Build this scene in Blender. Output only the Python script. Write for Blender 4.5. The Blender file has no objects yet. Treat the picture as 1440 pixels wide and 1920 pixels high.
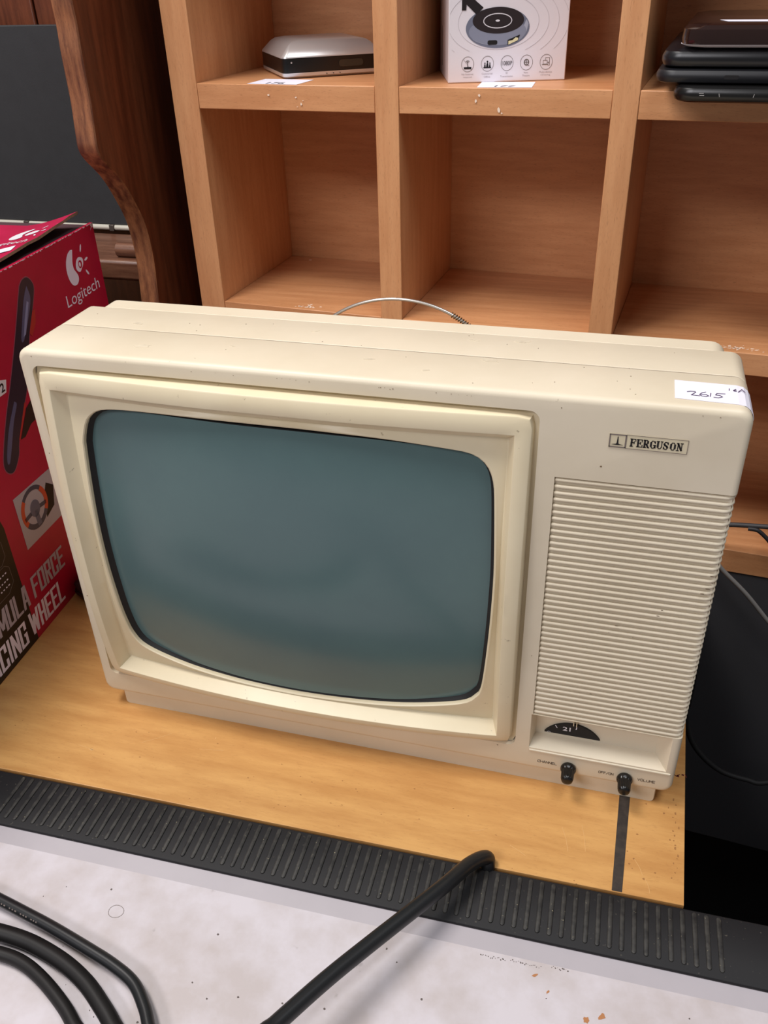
import bpy, bmesh, math, random
from mathutils import Vector, Matrix, noise
random.seed(7)
S = bpy.context.scene
COL = S.collection
V = Vector

# ------------------------------------------------------------------ camera
def look_matrix(yaw, pitch, roll):
    cy, sy, cp, sp = math.cos(yaw), math.sin(yaw), math.cos(pitch), math.sin(pitch)
    F = V((-sy * cp, cy * cp, -sp)); R0 = V((cy, sy, 0)); U0 = R0.cross(F)
    R = R0 * math.cos(roll) + U0 * math.sin(roll); U = -R0 * math.sin(roll) + U0 * math.cos(roll)
    return Matrix(((R.x, U.x, -F.x), (R.y, U.y, -F.y), (R.z, U.z, -F.z)))
cd = bpy.data.cameras.new('camera'); cam = bpy.data.objects.new('camera', cd); COL.objects.link(cam)
cam.matrix_world = Matrix.Translation((0.3912, -0.4683, 0.5466)) @ look_matrix(0.2816, 0.5690, -0.0321).to_4x4()
cd.sensor_fit = 'HORIZONTAL'; cd.sensor_width = 36.0; cd.lens = 1635.0 / 1440.0 * 36.0
cd.clip_start = 0.01; cd.clip_end = 50
S.camera = cam

# ------------------------------------------------------------------ light
W = bpy.data.worlds.new('world'); S.world = W; W.use_nodes = True
W.node_tree.nodes['Background'].inputs[0].default_value = (1.0, 0.97, 0.97, 1)
W.node_tree.nodes['Background'].inputs[1].default_value = 0.17
def area(name, loc, target, sx, sy, power, color):
    l = bpy.data.lights.new(name, 'AREA'); l.shape = 'RECTANGLE'; l.size = sx; l.size_y = sy
    l.energy = power; l.color = color
    o = bpy.data.objects.new(name, l); COL.objects.link(o); o.location = loc
    o.rotation_euler = (V(target) - V(loc)).to_track_quat('-Z', 'Y').to_euler()
    return o
area('ceiling_tube_or_fill_light', (-0.45, -0.25, 2.0), (0.1, 0.1, 0), 0.9, 0.35, 32, (1.0, 0.955, 0.91))
area('ceiling_tube_or_fill_light', (0.9, -0.3, 2.1), (0.3, 0.0, 0), 0.9, 0.3, 14, (0.90, 0.95, 1.0))  # unseen fill at the right, cooled and strengthened to light the carton's side
area('ceiling_tube_or_fill_light', (-0.7, -1.8, 1.8), (0.2, 0.1, 0.1), 1.2, 0.4, 25, (0.98, 0.96, 1.0))
S.view_settings.view_transform = 'Standard'; S.view_settings.look = 'None'
S.view_settings.exposure = -0.08; S.view_settings.gamma = 1.0; S.view_settings.use_curve_mapping = False

# ------------------------------------------------------------------ materials
def lin(c):
    return tuple(((x / 255) / 12.92 if x / 255 <= 0.04045 else ((x / 255 + 0.055) / 1.055) ** 2.4) for x in c)
def mat(name, rgb, rough=0.5, metal=0.0, spec=0.5, coat=0.0, noise_amt=0.0, nscale=30, stretch=(1, 1, 1),
        rgb2=None, bump=0.0, bscale=200, specks=0.0, speck_rgb=(60, 45, 30), sscale=120, speck_cut=0.70, trans=0.0):
    m = bpy.data.materials.new(name); m.use_nodes = True
    N, L = m.node_tree.nodes, m.node_tree.links
    b = N['Principled BSDF']; c = lin(rgb) + (1,)
    b.inputs['Base Color'].default_value = c; b.inputs['Roughness'].default_value = rough
    b.inputs['Metallic'].default_value = metal; b.inputs['Specular IOR Level'].default_value = spec
    b.inputs['Coat Weight'].default_value = coat
    if coat: b.inputs['Coat Roughness'].default_value = 0.05
    tc = N.new('ShaderNodeTexCoord')
    out = None
    if noise_amt > 0 or rgb2:
        mp = N.new('ShaderNodeMapping'); mp.inputs['Scale'].default_value = stretch
        L.new(tc.outputs['Object'], mp.inputs[0])
        n = N.new('ShaderNodeTexNoise'); n.inputs['Scale'].default_value = nscale; n.inputs['Detail'].default_value = 6
        n.inputs['Roughness'].default_value = 0.6
        L.new(mp.outputs[0], n.inputs['Vector'])
        r = N.new('ShaderNodeValToRGB'); r.color_ramp.elements[0].position = 0.36; r.color_ramp.elements[1].position = 0.64
        c2 = lin(rgb2) + (1,) if rgb2 else tuple(x * (1 - noise_amt) for x in c[:3]) + (1,)
        r.color_ramp.elements[0].color = c2; r.color_ramp.elements[1].color = c
        L.new(n.outputs['Fac'], r.inputs[0]); out = r.outputs[0]
    if specks > 0:
        n = N.new('ShaderNodeTexNoise'); n.inputs['Scale'].default_value = sscale; n.inputs['Detail'].default_value = 3
        L.new(tc.outputs['Object'], n.inputs['Vector'])
        r = N.new('ShaderNodeValToRGB'); r.color_ramp.elements[0].position = speck_cut; r.color_ramp.elements[1].position = speck_cut + 0.05
        r.color_ramp.elements[0].color = (0, 0, 0, 1); r.color_ramp.elements[1].color = (specks,) * 3 + (1,)
        L.new(n.outputs['Fac'], r.inputs[0])
        mx = N.new('ShaderNodeMixRGB'); mx.inputs[2].default_value = lin(speck_rgb) + (1,)
        L.new(r.outputs[0], mx.inputs[0])
        if out: L.new(out, mx.inputs[1])
        else: mx.inputs[1].default_value = c
        out = mx.outputs[0]
    if out: L.new(out, b.inputs['Base Color'])
    if bump > 0:
        n = N.new('ShaderNodeTexNoise'); n.inputs['Scale'].default_value = bscale; n.inputs['Detail'].default_value = 3
        L.new(tc.outputs['Object'], n.inputs['Vector'])
        bp = N.new('ShaderNodeBump'); bp.inputs['Strength'].default_value = bump; bp.inputs['Distance'].default_value = 0.001
        L.new(n.outputs['Fac'], bp.inputs['Height']); L.new(bp.outputs[0], b.inputs['Normal'])
    return m
def wood(name, light, dark, stretch, rough=0.42, scale=1.0, fleck=0.35, fleck_rgb=(120, 70, 40)):
    """streaky procedural grain; stretch is small along the grain"""
    m = mat(name, light, rough=rough, rgb2=dark, nscale=9 * scale, stretch=stretch, bump=0.04, bscale=300)
    N, L = m.node_tree.nodes, m.node_tree.links
    b = N['Principled BSDF']; src = b.inputs['Base Color'].links[0].from_socket
    tc = N.new('ShaderNodeTexCoord'); mp = N.new('ShaderNodeMapping')
    mp.inputs['Scale'].default_value = tuple(s * 5 for s in stretch); L.new(tc.outputs['Object'], mp.inputs[0])
    n = N.new('ShaderNodeTexNoise'); n.inputs['Scale'].default_value = 30 * scale; n.inputs['Detail'].default_value = 2
    L.new(mp.outputs[0], n.inputs['Vector'])
    r = N.new('ShaderNodeValToRGB'); r.color_ramp.elements[0].position = 0.60; r.color_ramp.elements[1].position = 0.72
    r.color_ramp.elements[0].color = (0, 0, 0, 1); r.color_ramp.elements[1].color = (fleck,) * 3 + (1,)
    L.new(n.outputs['Fac'], r.inputs[0])
    mx = N.new('ShaderNodeMixRGB'); L.new(r.outputs[0], mx.inputs[0]); L.new(src, mx.inputs[1])
    mx.inputs[2].default_value = lin(fleck_rgb) + (1,)
    L.new(mx.outputs[0], b.inputs['Base Color'])
    return m
CREAM = mat('cream_plastic', (225, 213, 190), rough=0.42, rgb2=(216, 203, 178), nscale=7, specks=0.55,
            speck_rgb=(120, 100, 75), sscale=170, speck_cut=0.745, bump=0.03, bscale=900)
CREAM2 = mat('cream_plastic_yellowed', (228, 215, 184), rough=0.4, rgb2=(220, 205, 172), nscale=9, specks=0.5,
             speck_rgb=(110, 85, 55), sscale=210, speck_cut=0.715)
GROOVE = mat('dark_seam', (96, 74, 56), rough=0.8)
BLACKP = mat('black_plastic', (16, 15, 15), rough=0.28)
BLACKM = mat('black_matt_rubber', (22, 21, 22), rough=0.7)
GLASS = mat('picture_tube_glass', (90, 115, 115), rough=0.2, spec=0.4, rgb2=(84, 107, 109), nscale=6)
WHITEP = mat('white_print', (225, 222, 228), rough=0.5)
INK = mat('black_ink', (18, 14, 16), rough=0.5)
GREYINK = mat('grey_ink', (120, 108, 102), rough=0.5)
BEECH_V = wood('beech_laminate_upright', (212, 156, 110), (200, 142, 97), (14, 14, 1.2))
BEECH_H = wood('beech_laminate_level', (210, 152, 106), (196, 137, 92), (1.2, 14, 14))
TABLEW = wood('varnished_table_wood', (208, 158, 96), (190, 138, 80), (1.5, 9, 9), rough=0.36, fleck=0.25, fleck_rgb=(150, 100, 58))
DARKW = wood('dark_stained_wood', (112, 58, 34), (84, 40, 22), (14, 14, 1.3), rough=0.4, fleck=0.5, fleck_rgb=(35, 14, 8))
WORNW = wood('worn_wood_edge', (150, 98, 62), (88, 46, 26), (16, 16, 2.2), rough=0.6, fleck=0.6, fleck_rgb=(48, 22, 12))
DARKW_H = wood('dark_wood_level', (128, 88, 68), (98, 62, 46), (1.5, 12, 12), rough=0.35, fleck=0.4, fleck_rgb=(40, 20, 12))  # base lightened to put the rail top's sheen into the colour
CHAR = mat('charcoal_board', (47, 48, 51), rough=0.75, bump=0.1, bscale=500, noise_amt=0.1, nscale=60)
CHAR2 = mat('black_board', (62, 62, 66), rough=0.7, bump=0.1, bscale=500)
CHROME = mat('chrome_trim', (226, 222, 208), rough=0.25, metal=0.35)  # pale cream base carries the trim's bright highlight in its colour
RED = mat('red_printed_card', (182, 14, 58), rough=0.42, rgb2=(172, 12, 54), nscale=25)
PINKRED = mat('faded_red_card', (190, 28, 76), rough=0.4, rgb2=(178, 22, 66), nscale=25, specks=0.6, speck_rgb=(235, 200, 205), sscale=120, speck_cut=0.72)
KRAFT = mat('torn_card', (150, 128, 105), rough=0.9, noise_amt=0.3, nscale=200)
BLACKCARD = mat('black_printed_card', (20, 14, 16), rough=0.4)
PRINTGREY = mat('grey_print', (176, 170, 184), rough=0.5)
PRINTLILAC = mat('pale_print', (236, 232, 252), rough=0.5)
WHITETOP = mat('white_worktop', (205, 198, 203), rough=0.5, rgb2=(188, 178, 177), nscale=26, specks=0.35, speck_rgb=(120, 110, 105), sscale=70, speck_cut=0.72, bump=0.05)
WHITEBAND = mat('grey_white_lip', (174, 167, 172), rough=0.45, noise_amt=0.06, nscale=20)
RIBBED = mat('ribbed_black_strip', (27, 26, 28), rough=0.6, spec=0.3, specks=0.5, speck_rgb=(96, 90, 80), sscale=420, speck_cut=0.69)
RIBTOP = mat('worn_rib_strip', (58, 56, 53), rough=0.55, spec=0.4, rgb2=(30, 29, 29), nscale=160, specks=0.8, speck_rgb=(170, 160, 130), sscale=500, speck_cut=0.70)
CABLE = mat('black_cable_sheath', (27, 28, 30), rough=0.36)
CABLE2 = mat('black_rubber_cable', (24, 22, 22), rough=0.5, spec=0.35, noise_amt=0.3, nscale=60)
CABLE3 = mat('grey_cable_sheath', (120, 118, 116), rough=0.5)
PAPER = mat('white_paper', (232, 230, 244), rough=0.7)
SILVER = mat('brushed_silver', (206, 202, 200), rough=0.3, metal=0.6)
WHITECARD = mat('white_gloss_card', (226, 220, 226), rough=0.35)
FLOORM = mat('dark_floor', (34, 30, 29), rough=0.7, noise_amt=0.3, nscale=12)
WALLM = mat('dark_panelling', (52, 36, 27), rough=0.7, noise_amt=0.25, nscale=5)

# ------------------------------------------------------------------ helpers
ORG = {}
def root(name, label, cat, loc=(0, 0, 0), group=None):
    o = bpy.data.objects.new(name, None); COL.objects.link(o); o.location = loc
    o.empty_display_size = 0.02
    o['label'] = label; o['category'] = cat
    if group: o['group'] = group
    ORG[o.name] = V(loc)
    return o
def link(name, verts, faces, m, parent=None, smooth=False, angle=35, loc=(0, 0, 0)):
    """verts are world coordinates; the object's origin follows its parent thing"""
    org = ORG[parent.name] if parent else V(loc)
    me = bpy.data.meshes.new(name)
    me.from_pydata([tuple(V(v) - org) for v in verts], [], faces)
    bm = bmesh.new(); bm.from_mesh(me); bmesh.ops.remove_doubles(bm, verts=bm.verts, dist=1e-6)
    bmesh.ops.recalc_face_normals(bm, faces=bm.faces)
    bm.to_mesh(me); bm.free()
    me.materials.append(m)
    o = bpy.data.objects.new(name, me); COL.objects.link(o)
    if parent: o.parent = parent
    else: o.location = org
    ORG[o.name] = org
    if smooth:
        for p in me.polygons: p.use_smooth = True
        try: me.set_sharp_from_angle(angle=math.radians(angle))
        except Exception: pass
    return o
def tagit(o, label, cat, group=None):
    o['label'] = label; o['category'] = cat
    if group: o['group'] = group
    return o
def bevel(o, w, seg=2):
    md = o.modifiers.new('bevel', 'BEVEL'); md.width = w; md.segments = seg; md.limit_method = 'ANGLE'
    md.angle_limit = math.radians(35)
    for p in o.data.polygons: p.use_smooth = True
    try: o.data.set_sharp_from_angle(angle=math.radians(50))
    except Exception: pass
    return o
BF = [(0, 3, 2, 1), (4, 5, 6, 7), (0, 1, 5, 4), (1, 2, 6, 5), (2, 3, 7, 6), (3, 0, 4, 7)]
def box_vf(f, a, b):
    x0, y0, z0 = a; x1, y1, z1 = b
    return [f(V(p)) for p in ((x0, y0, z0), (x1, y0, z0), (x1, y1, z0), (x0, y1, z0), (x0, y0, z1), (x1, y0, z1), (x1, y1, z1), (x0, y1, z1))]
ID = lambda v: v
def box(name, a, b, m, parent=None, bev=0.0, f=ID, loc=(0, 0, 0), seg=2):
    o = link(name, box_vf(f, a, b), BF, m, parent, loc=loc)
    if bev: bevel(o, bev, seg)
    return o
def boxes(name, lst, m, parent=None, f=ID, bev=0.0):
    vs, fs = [], []
    for a, b in lst:
        k = len(vs); vs += box_vf(f, a, b); fs += [tuple(i + k for i in q) for q in BF]
    o = link(name, vs, fs, m, parent)
    if bev: bevel(o, bev)
    return o
def loft_vf(rings, cap0=True, cap1=True):
    n = len(rings[0]); vs = [v for r in rings for v in r]; fs = []
    for k in range(len(rings) - 1):
        for i in range(n):
            j = (i + 1) % n
            fs.append((k * n + i, k * n + j, (k + 1) * n + j, (k + 1) * n + i))
    if cap0: fs.append(tuple(range(n))[::-1])
    if cap1: fs.append(tuple((len(rings) - 1) * n + i for i in range(n)))
    return vs, fs
def rrect(x0, x1, z0, z1, r, n=6):
    pts = []
    for cx, cz, a0 in ((x1 - r, z1 - r, 0), (x0 + r, z1 - r, 90), (x0 + r, z0 + r, 180), (x1 - r, z0 + r, 270)):
        for k in range(n + 1):
            a = math.radians(a0 + 90 * k / n); pts.append((cx + r * math.cos(a), cz + r * math.sin(a)))
    return pts
def spline(pts, n=10):
    P = [V(p) for p in pts]; P = [P[0] * 2 - P[1]] + P + [P[-1] * 2 - P[-2]]; out = []
    for i in range(1, len(P) - 2):
        for k in range(n):
            t = k / n
            out.append(0.5 * ((2 * P[i]) + (P[i + 1] - P[i - 1]) * t + (2 * P[i - 1] - 5 * P[i] + 4 * P[i + 1] - P[i + 2]) * t * t + (3 * P[i] - P[i - 1] - 3 * P[i + 1] + P[i + 2]) * t ** 3))
    out.append(P[-2]); return out
def tube_vf(path, r, seg=14):
    rings = []; up = V((0, 0, 1)); prev = None
    for i, p in enumerate(path):
        t = (path[min(i + 1, len(path) - 1)] - path[max(i - 1, 0)]).normalized()
        if prev is None:
            s = t.cross(up)
            if s.length < 0.1: s = t.cross(V((1, 0, 0)))
            s.normalize()
        else:
            s = (prev - t * prev.dot(t)).normalized()
        prev = s; u = s.cross(t)
        rr = r(i / (len(path) - 1)) if callable(r) else r
        rings.append([p + (s * math.cos(a) + u * math.sin(a)) * rr for a in [2 * math.pi * k / seg for k in range(seg)]])
    return loft_vf(rings)
def tube(name, pts, r, m, parent=None, seg=14, smooth=True, n=10, loc=(0, 0, 0)):
    path = spline(pts, n) if n > 1 else [V(p) for p in pts]
    vs, fs = tube_vf(path, r, seg)
    return link(name, vs, fs, m, parent, smooth=smooth, angle=60, loc=loc)
class Frame:
    def __init__(s, o, u, v):
        s.o, s.u, s.v = V(o), V(u).normalized(), V(v).normalized(); s.n = s.u.cross(s.v).normalized()
    def p(s, a, b, h=0.0): return s.o + s.u * a + s.v * b + s.n * h
def decal(name, fr, polys, m, parent, h=0.0003):
    """thin printed shapes with a real (tiny) thickness, lying on the face"""
    vs, fs = [], []
    for poly in polys:
        ar = sum(poly[i][0] * poly[(i + 1) % len(poly)][1] - poly[(i + 1) % len(poly)][0] * poly[i][1] for i in range(len(poly)))
        if ar < 0: poly = poly[::-1]
        k = len(vs); n = len(poly)
        vs += [fr.p(a, b, h) for a, b in poly] + [fr.p(a, b, h - 0.00015) for a, b in poly]
        fs.append(tuple(range(k, k + n)))
        fs += [(k + i, k + n + i, k + n + (i + 1) % n, k + (i + 1) % n) for i in range(n)]
    return link(name, vs, fs, m, parent)
def stroke(pts, w, close=False):
    """2D polyline to a list of quads"""
    out = []; P = [V((a, b, 0)) for a, b in pts]
    if close: P.append(P[0])
    for a, b in zip(P, P[1:]):
        d = b - a
        if d.length < 1e-9: continue
        d.normalize(); s = V((-d.y, d.x, 0)) * w / 2; e = d * w * 0.25
        out.append([tuple((q)[:2]) for q in (a - s - e, b - s + e, b + s + e, a + s - e)])
    return out
def ell(cx, cz, rx, rz, n=40, a0=0, a1=360, rot=0):
    r = math.radians(rot); o = []
    full = abs(a1 - a0) >= 360
    for k in range(n + (0 if full else 1)):
        a = math.radians(a0 + (a1 - a0) * k / n); x, z = rx * math.cos(a), rz * math.sin(a)
        o.append((cx + x * math.cos(r) - z * math.sin(r), cz + x * math.sin(r) + z * math.cos(r)))
    return o
def text(name, fr, s, x0, x1, z0, z1, m, parent, bold=0.0, shear=0.0, h=0.0003, space=1.0):
    c = bpy.data.curves.new(name, 'FONT'); c.body = s; c.offset = bold; c.shear = shear; c.space_character = space
    c.resolution_u = 4
    t = bpy.data.objects.new(name, c); COL.objects.link(t)
    dg = bpy.context.evaluated_depsgraph_get(); dg.update()
    me = bpy.data.meshes.new_from_object(t.evaluated_get(dg)); COL.objects.unlink(t); bpy.data.objects.remove(t)
    xs = [v.co.x for v in me.vertices]; ys = [v.co.y for v in me.vertices]
    ax, bx, ay, by = min(xs), max(xs), min(ys), max(ys)
    vs = [fr.p(x0 + (v.co.x - ax) / (bx - ax) * (x1 - x0), z0 + (v.co.y - ay) / (by - ay) * (z1 - z0), h) for v in me.vertices]
    fs = [tuple(p.vertices) for p in me.polygons]
    bpy.data.meshes.remove(me)
    return link(name, vs, fs, m, parent)

# ------------------------------------------------------------------ setting
def structure(o): o['kind'] = 'structure'; return o
structure(box('floor', (-4.5, -2.5, -0.80), (4.5, 1.3, -0.75), FLOORM))
structure(box('wall_back', (-4.5, 1.2, -0.75), (4.5, 1.25, 2.6), WALLM))

# ------------------------------------------------------------------ strip frame (white counter and table edges run at 0.9 degrees)
CA, SA = math.cos(math.radians(0.906)), math.sin(math.radians(0.906))
def SF(v): return V((v.x * CA - v.y * SA, -0.0863 + v.x * SA + v.y * CA, v.z))

# white counter: flat top, a sloping lip by the strip and a carcass
ct = root('white_counter', 'white stained counter top in the foreground carrying black cables', 'counter', (0.2, -0.4, -0.75))
def prism(name, prof, x0, x1, m, parent, f=SF):
    n = len(prof); vs = [f(V((x0, y, z))) for y, z in prof] + [f(V((x1, y, z))) for y, z in prof]
    fs = [tuple(range(n)), tuple(range(n, 2 * n))] + [(i, (i + 1) % n, n + (i + 1) % n, n + i) for i in range(n)]
    return link(name, vs, fs, m, parent)
prism('worktop', [(-0.0600, -0.0030), (-0.66, -0.003), (-0.66, -0.032), (-0.0600, -0.032)], -0.85, 1.15, WHITETOP, ct)
prism('sloping_lip', [(-0.0030, -0.0012), (-0.0483, -0.0012), (-0.0602, -0.0030), (-0.0602, -0.032), (-0.0030, -0.032)], -0.85, 1.15, WHITEBAND, ct)
prism('carcass', [(-0.012, -0.0322), (-0.64, -0.0322), (-0.64, -0.75), (-0.012, -0.75)], -0.83, 1.13, WHITETOP, ct)
ctf = Frame(SF(V((0, 0, -0.003))), (CA, SA, 0), (-SA, CA, 0))
def blob(cx, cy, r, n=11, sq=1.0, rot=0.0):
    o = []
    for k in range(n):
        a = 2 * math.pi * k / n; rr = r * random.uniform(0.6, 1.2); x, y = rr * math.cos(a), rr * sq * math.sin(a)
        o.append((cx + x * math.cos(rot) - y * math.sin(rot), cy + x * math.sin(rot) + y * math.cos(rot)))
    return o
RUST = mat('rust_stain', (176, 120, 78), rough=0.8); GRIME = mat('grime_stain', (140, 130, 126), rough=0.8)
def ctl(x, y): return (x - 0.0, y + 0.0863 - x * SA)
decal('rust_stain', ctf, [blob(*ctl(0.4211, -0.1695), 0.0024), blob(*ctl(0.4303, -0.1649), 0.0028, sq=0.6, rot=0.7), blob(*ctl(0.3879, -0.1494), 0.0021, sq=0.5, rot=0.6), blob(*ctl(0.437, -0.1366), 0.002), blob(*ctl(0.397, -0.158), 0.0016, sq=0.4, rot=1.0)], RUST, ct, h=0.00016)
ring = [ctl(0.1037 + 0.0052 * math.cos(a) * (1.15 if math.cos(a) > 0 else 0.95), -0.1756 + 0.0046 * math.sin(a)) for a in [k * math.pi / 8 for k in range(16)]]
decal('ring_mark', ctf, stroke(ring, 0.00035, True), GRIME, ct, h=0.00016)
gr = []
for k in range(46):
    x = random.uniform(0.02, 0.5); y = random.uniform(-0.27, -0.15); gr.append(blob(*ctl(x, y), random.uniform(0.0003, 0.0009), n=6))
for (x0, y0, n_) in ((0.352, -0.1445, 16), (0.372, -0.1435, 18), (0.398, -0.1415, 10)):
    for k in range(n_): gr.append(blob(*ctl(x0 + k * 0.0011 + random.uniform(-.0004, .0004), y0 + random.uniform(-.0008, .0008)), random.uniform(0.0002, 0.0006), n=5))
decal('grime_specks', ctf, gr, mat('grime_specks', (98, 88, 84), rough=0.8), ct, h=0.00016)

# black ribbed strip, sitting on the counter's rear edge
st = root('ribbed_edge_strip', 'long black ribbed plastic strip along the rear edge of the white counter', 'edge strip', tuple(SF(V((0.2, -0.025, 0)))))
o = prism('strip_body', [(-0.003, -0.001), (-0.0032, 0.0010), (-0.0040, 0.0018), (-0.0470, 0.0018), (-0.0483, 0.0010), (-0.0483, -0.001)], -0.75, 1.1, RIBBED, st)
bevel(o, 0.0004, 2)
vs, fs = [], []
for k in range(69):
    x = -0.0222 + 0.00765 * k
    x = -0.0225 + (0.5018 + 0.0225) * k / 68
    out = []
    for a in range(13): t = math.pi * a / 12; out.append((x + 0.0016 * math.cos(t), -0.0072 + 0.0019 * math.sin(t)))
    for a in range(13): t = math.pi + math.pi * a / 12; out.append((x + 0.0016 * math.cos(t), -0.0418 + 0.0019 * math.sin(t)))
    n = len(out); b0 = len(vs); cx, cy = x, -0.0245
    def ins(p, d): # shrink towards the bar's middle line
        mx = (x, max(min(p[1], -0.0072), -0.0418)); return (p[0] + (mx[0] - p[0]) * d, p[1] + (mx[1] - p[1]) * d)
    for h, d in ((0.0017, 0.0), (0.0026, 0.12), (0.0028, 0.35)):
        vs += [SF(V((ins(p, d)[0], ins(p, d)[1], h))) for p in out]
    for q in range(2):
        fs += [(b0 + q * n + i, b0 + q * n + (i + 1) % n, b0 + (q + 1) * n + (i + 1) % n, b0 + (q + 1) * n + i) for i in range(n)]
    fs.append(tuple(b0 + 2 * n + i for i in range(n)))
link('raised_ribs', vs, fs, RIBTOP, st, smooth=True)

# wooden table the television stands on
tb = root('wooden_table', 'honey coloured varnished wooden table under the television', 'table', (0, 0.1, -0.75))
def top_pts(z): return [tuple(SF(V((-0.85, 0.0, z)))), tuple(SF(V((0.4805, 0.0, z)))), (0.4900, 0.31, z), (-0.85, 0.31, z)]
o = link('tabletop', top_pts(0.0) + top_pts(-0.028), [(0, 1, 2, 3), (7, 6, 5, 4), (0, 4, 5, 1), (1, 5, 6, 2), (2, 6, 7, 3), (3, 7, 4, 0)], TABLEW, tb)
bevel(o, 0.0004, 2)
for x, y in ((-0.80, -0.06), (0.43, -0.04), (-0.80, 0.26), (0.43, 0.26)):
    box('leg', (x, y, -0.75), (x + 0.04, y + 0.04, -0.028), TABLEW, tb, 0.003)
tf = Frame((0, 0, 0), (1, 0, 0), (0, 1, 0))
# marks worn into the varnish
SCUFF = mat('dark_scuff', (158, 110, 62), rough=0.6); PALE = mat('pale_scratch', (214, 170, 112), rough=0.5)
sc = [blob(0.4375 + random.uniform(-.004, .038), random.uniform(-0.07, 0.03), random.uniform(0.0003, 0.0009), n=6) for _ in range(14)]
sc += [blob(0.4745 + random.gauss(0, .0018), -0.055 + 0.004 * k + random.uniform(-.001, .001), random.uniform(0.0003, 0.0008), n=7, sq=random.uniform(.5, 2.6)) for k in range(17)]
sc += [blob(random.uniform(-0.08, 0.42), random.uniform(-0.08, -0.02), random.uniform(0.0003, 0.0009), n=6, sq=0.5) for _ in range(46)]
decal('scuff_marks', tf, sc, SCUFF, tb, h=0.00016)
pl = []
for (x, y, dx, dy) in ((0.395, -0.035, .006, -.02), (0.409, -0.03, .004, -.022), (0.447, -0.05, .006, -.012), (0.33, -0.055, .01, .004), (0.36, -.06, .012, -.006), (0.10, -.03, .02, .003), (0.0, -.05, .015, -.002), (0.455, -.065, .003, -.01), (0.07, -.02, -.02, -.015)):
    pl += stroke([(x, y), (x + dx * .5 + .0008, y + dy * .5), (x + dx, y + dy)], 0.0003)
pl += [blob(0.013, -0.052, 0.0016, sq=.7), blob(0.108, -0.016, 0.0007)]
decal('scratch_marks', tf, pl, PALE, tb, h=0.00016)
# tape
decal('black_tape_line', tf, [[(0.4352, 0.06), (0.4345, 0.0027), (0.4328, -0.0789), (0.4397, -0.0788), (0.4424, 0.0045), (0.4428, 0.06)]], mat('worn_black_tape', (44, 38, 36), rough=0.5, rgb2=(62, 54, 48), nscale=150), tb, h=0.0002)
decal('red_mark', tf, [blob(0.4775, 0.034, 0.0012), blob(0.4815, 0.036, 0.0011)] + stroke([(0.474, 0.036), (0.4765, 0.0335), (0.479, 0.036)], 0.0006) + stroke([(0.4832, 0.037), (0.484, 0.034)], 0.0006), mat('dark_red_mark', (96, 28, 24), rough=0.6), tb, h=0.00016)

# ------------------------------------------------------------------ television
TW, TH, TB = 0.47, 0.3296, 0.0164
tv = root('television', 'cream portable cathode-ray television with ribbed speaker panel standing on the wooden table', 'television', (0.235, 0.1, 0))
def loft_y(secs, n=6):
    """sections (y, x0, x1, z0, z1, r)"""
    return loft_vf([[V((a, s[0], b)) for a, b in rrect(s[1], s[2], s[3], s[4], s[5], n)] for s in secs])
def obj_from(vs, fs, m, name='tmp'):
    me = bpy.data.meshes.new(name); me.from_pydata([tuple(v) for v in vs], [], fs); me.materials.append(m)
    bm = bmesh.new(); bm.from_mesh(me); bmesh.ops.recalc_face_normals(bm, faces=bm.faces); bm.to_mesh(me); bm.free()
    o = bpy.data.objects.new(name, me); COL.objects.link(o); return o
# front shell with cavities cut out of it
R = 0.0042; secs = []
for k in range(6):
    a = math.pi / 2 * k / 5; ins = R * (1 - math.sin(a)); y = R * (1 - math.cos(a))
    secs.append((y, ins, TW - ins, TB + ins, TH - ins, 0.0085 - ins * 0.8))
secs += [(0.0470, 0, TW, TB, TH, 0.0085), (0.0477, 0.0003, TW - 0.0003, TB + 0.0003, TH - 0.0003, 0.008)]
shell = obj_from(*loft_y(secs), CREAM, 'front_shell')
BZ = (0.0098, 0.3531, 0.0380, 0.3184)
cut = []
cut.append(obj_from(*loft_y([(-0.02, *BZ, 0.0065), (0.036, *BZ, 0.0065)]), CREAM))
cut.append(obj_from(box_vf(ID, (0.3646, -0.02, 0.0740), (TW + 0.02, 0.0022, 0.2756)), BF, CREAM))
cut.append(obj_from(box_vf(ID, (TW - 0.0022, -0.02, 0.0740), (TW + 0.02, 0.0400, 0.2756)), BF, CREAM))
ra = [(-0.002, 0.3631, 0.4637, 0.0385, 0.0741), (0.0, 0.3636, 0.4633, 0.0392, 0.0737), (0.0125, 0.3668, 0.4548, 0.0436, 0.0737)]
cut.append(obj_from(*loft_vf([[V((a, y, b)) for a, b in ((x1, z1), (x0, z1), (x0, z0), (x1, z0))] for y, x0, x1, z0, z1 in ra]), CREAM))
for c in cut:
    md = shell.modifiers.new('b', 'BOOLEAN'); md.operation = 'DIFFERENCE'; md.object = c; md.solver = 'EXACT'
dg = bpy.context.evaluated_depsgraph_get(); dg.update()
me = bpy.data.meshes.new_from_object(shell.evaluated_get(dg))
vs = [v.co.copy() for v in me.vertices]; fs = [tuple(p.vertices) for p in me.polygons]
for c in cut + [shell]: bpy.data.objects.remove(c)
fsh = link('front_shell', vs, fs, CREAM, tv, smooth=True, angle=28)
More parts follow.
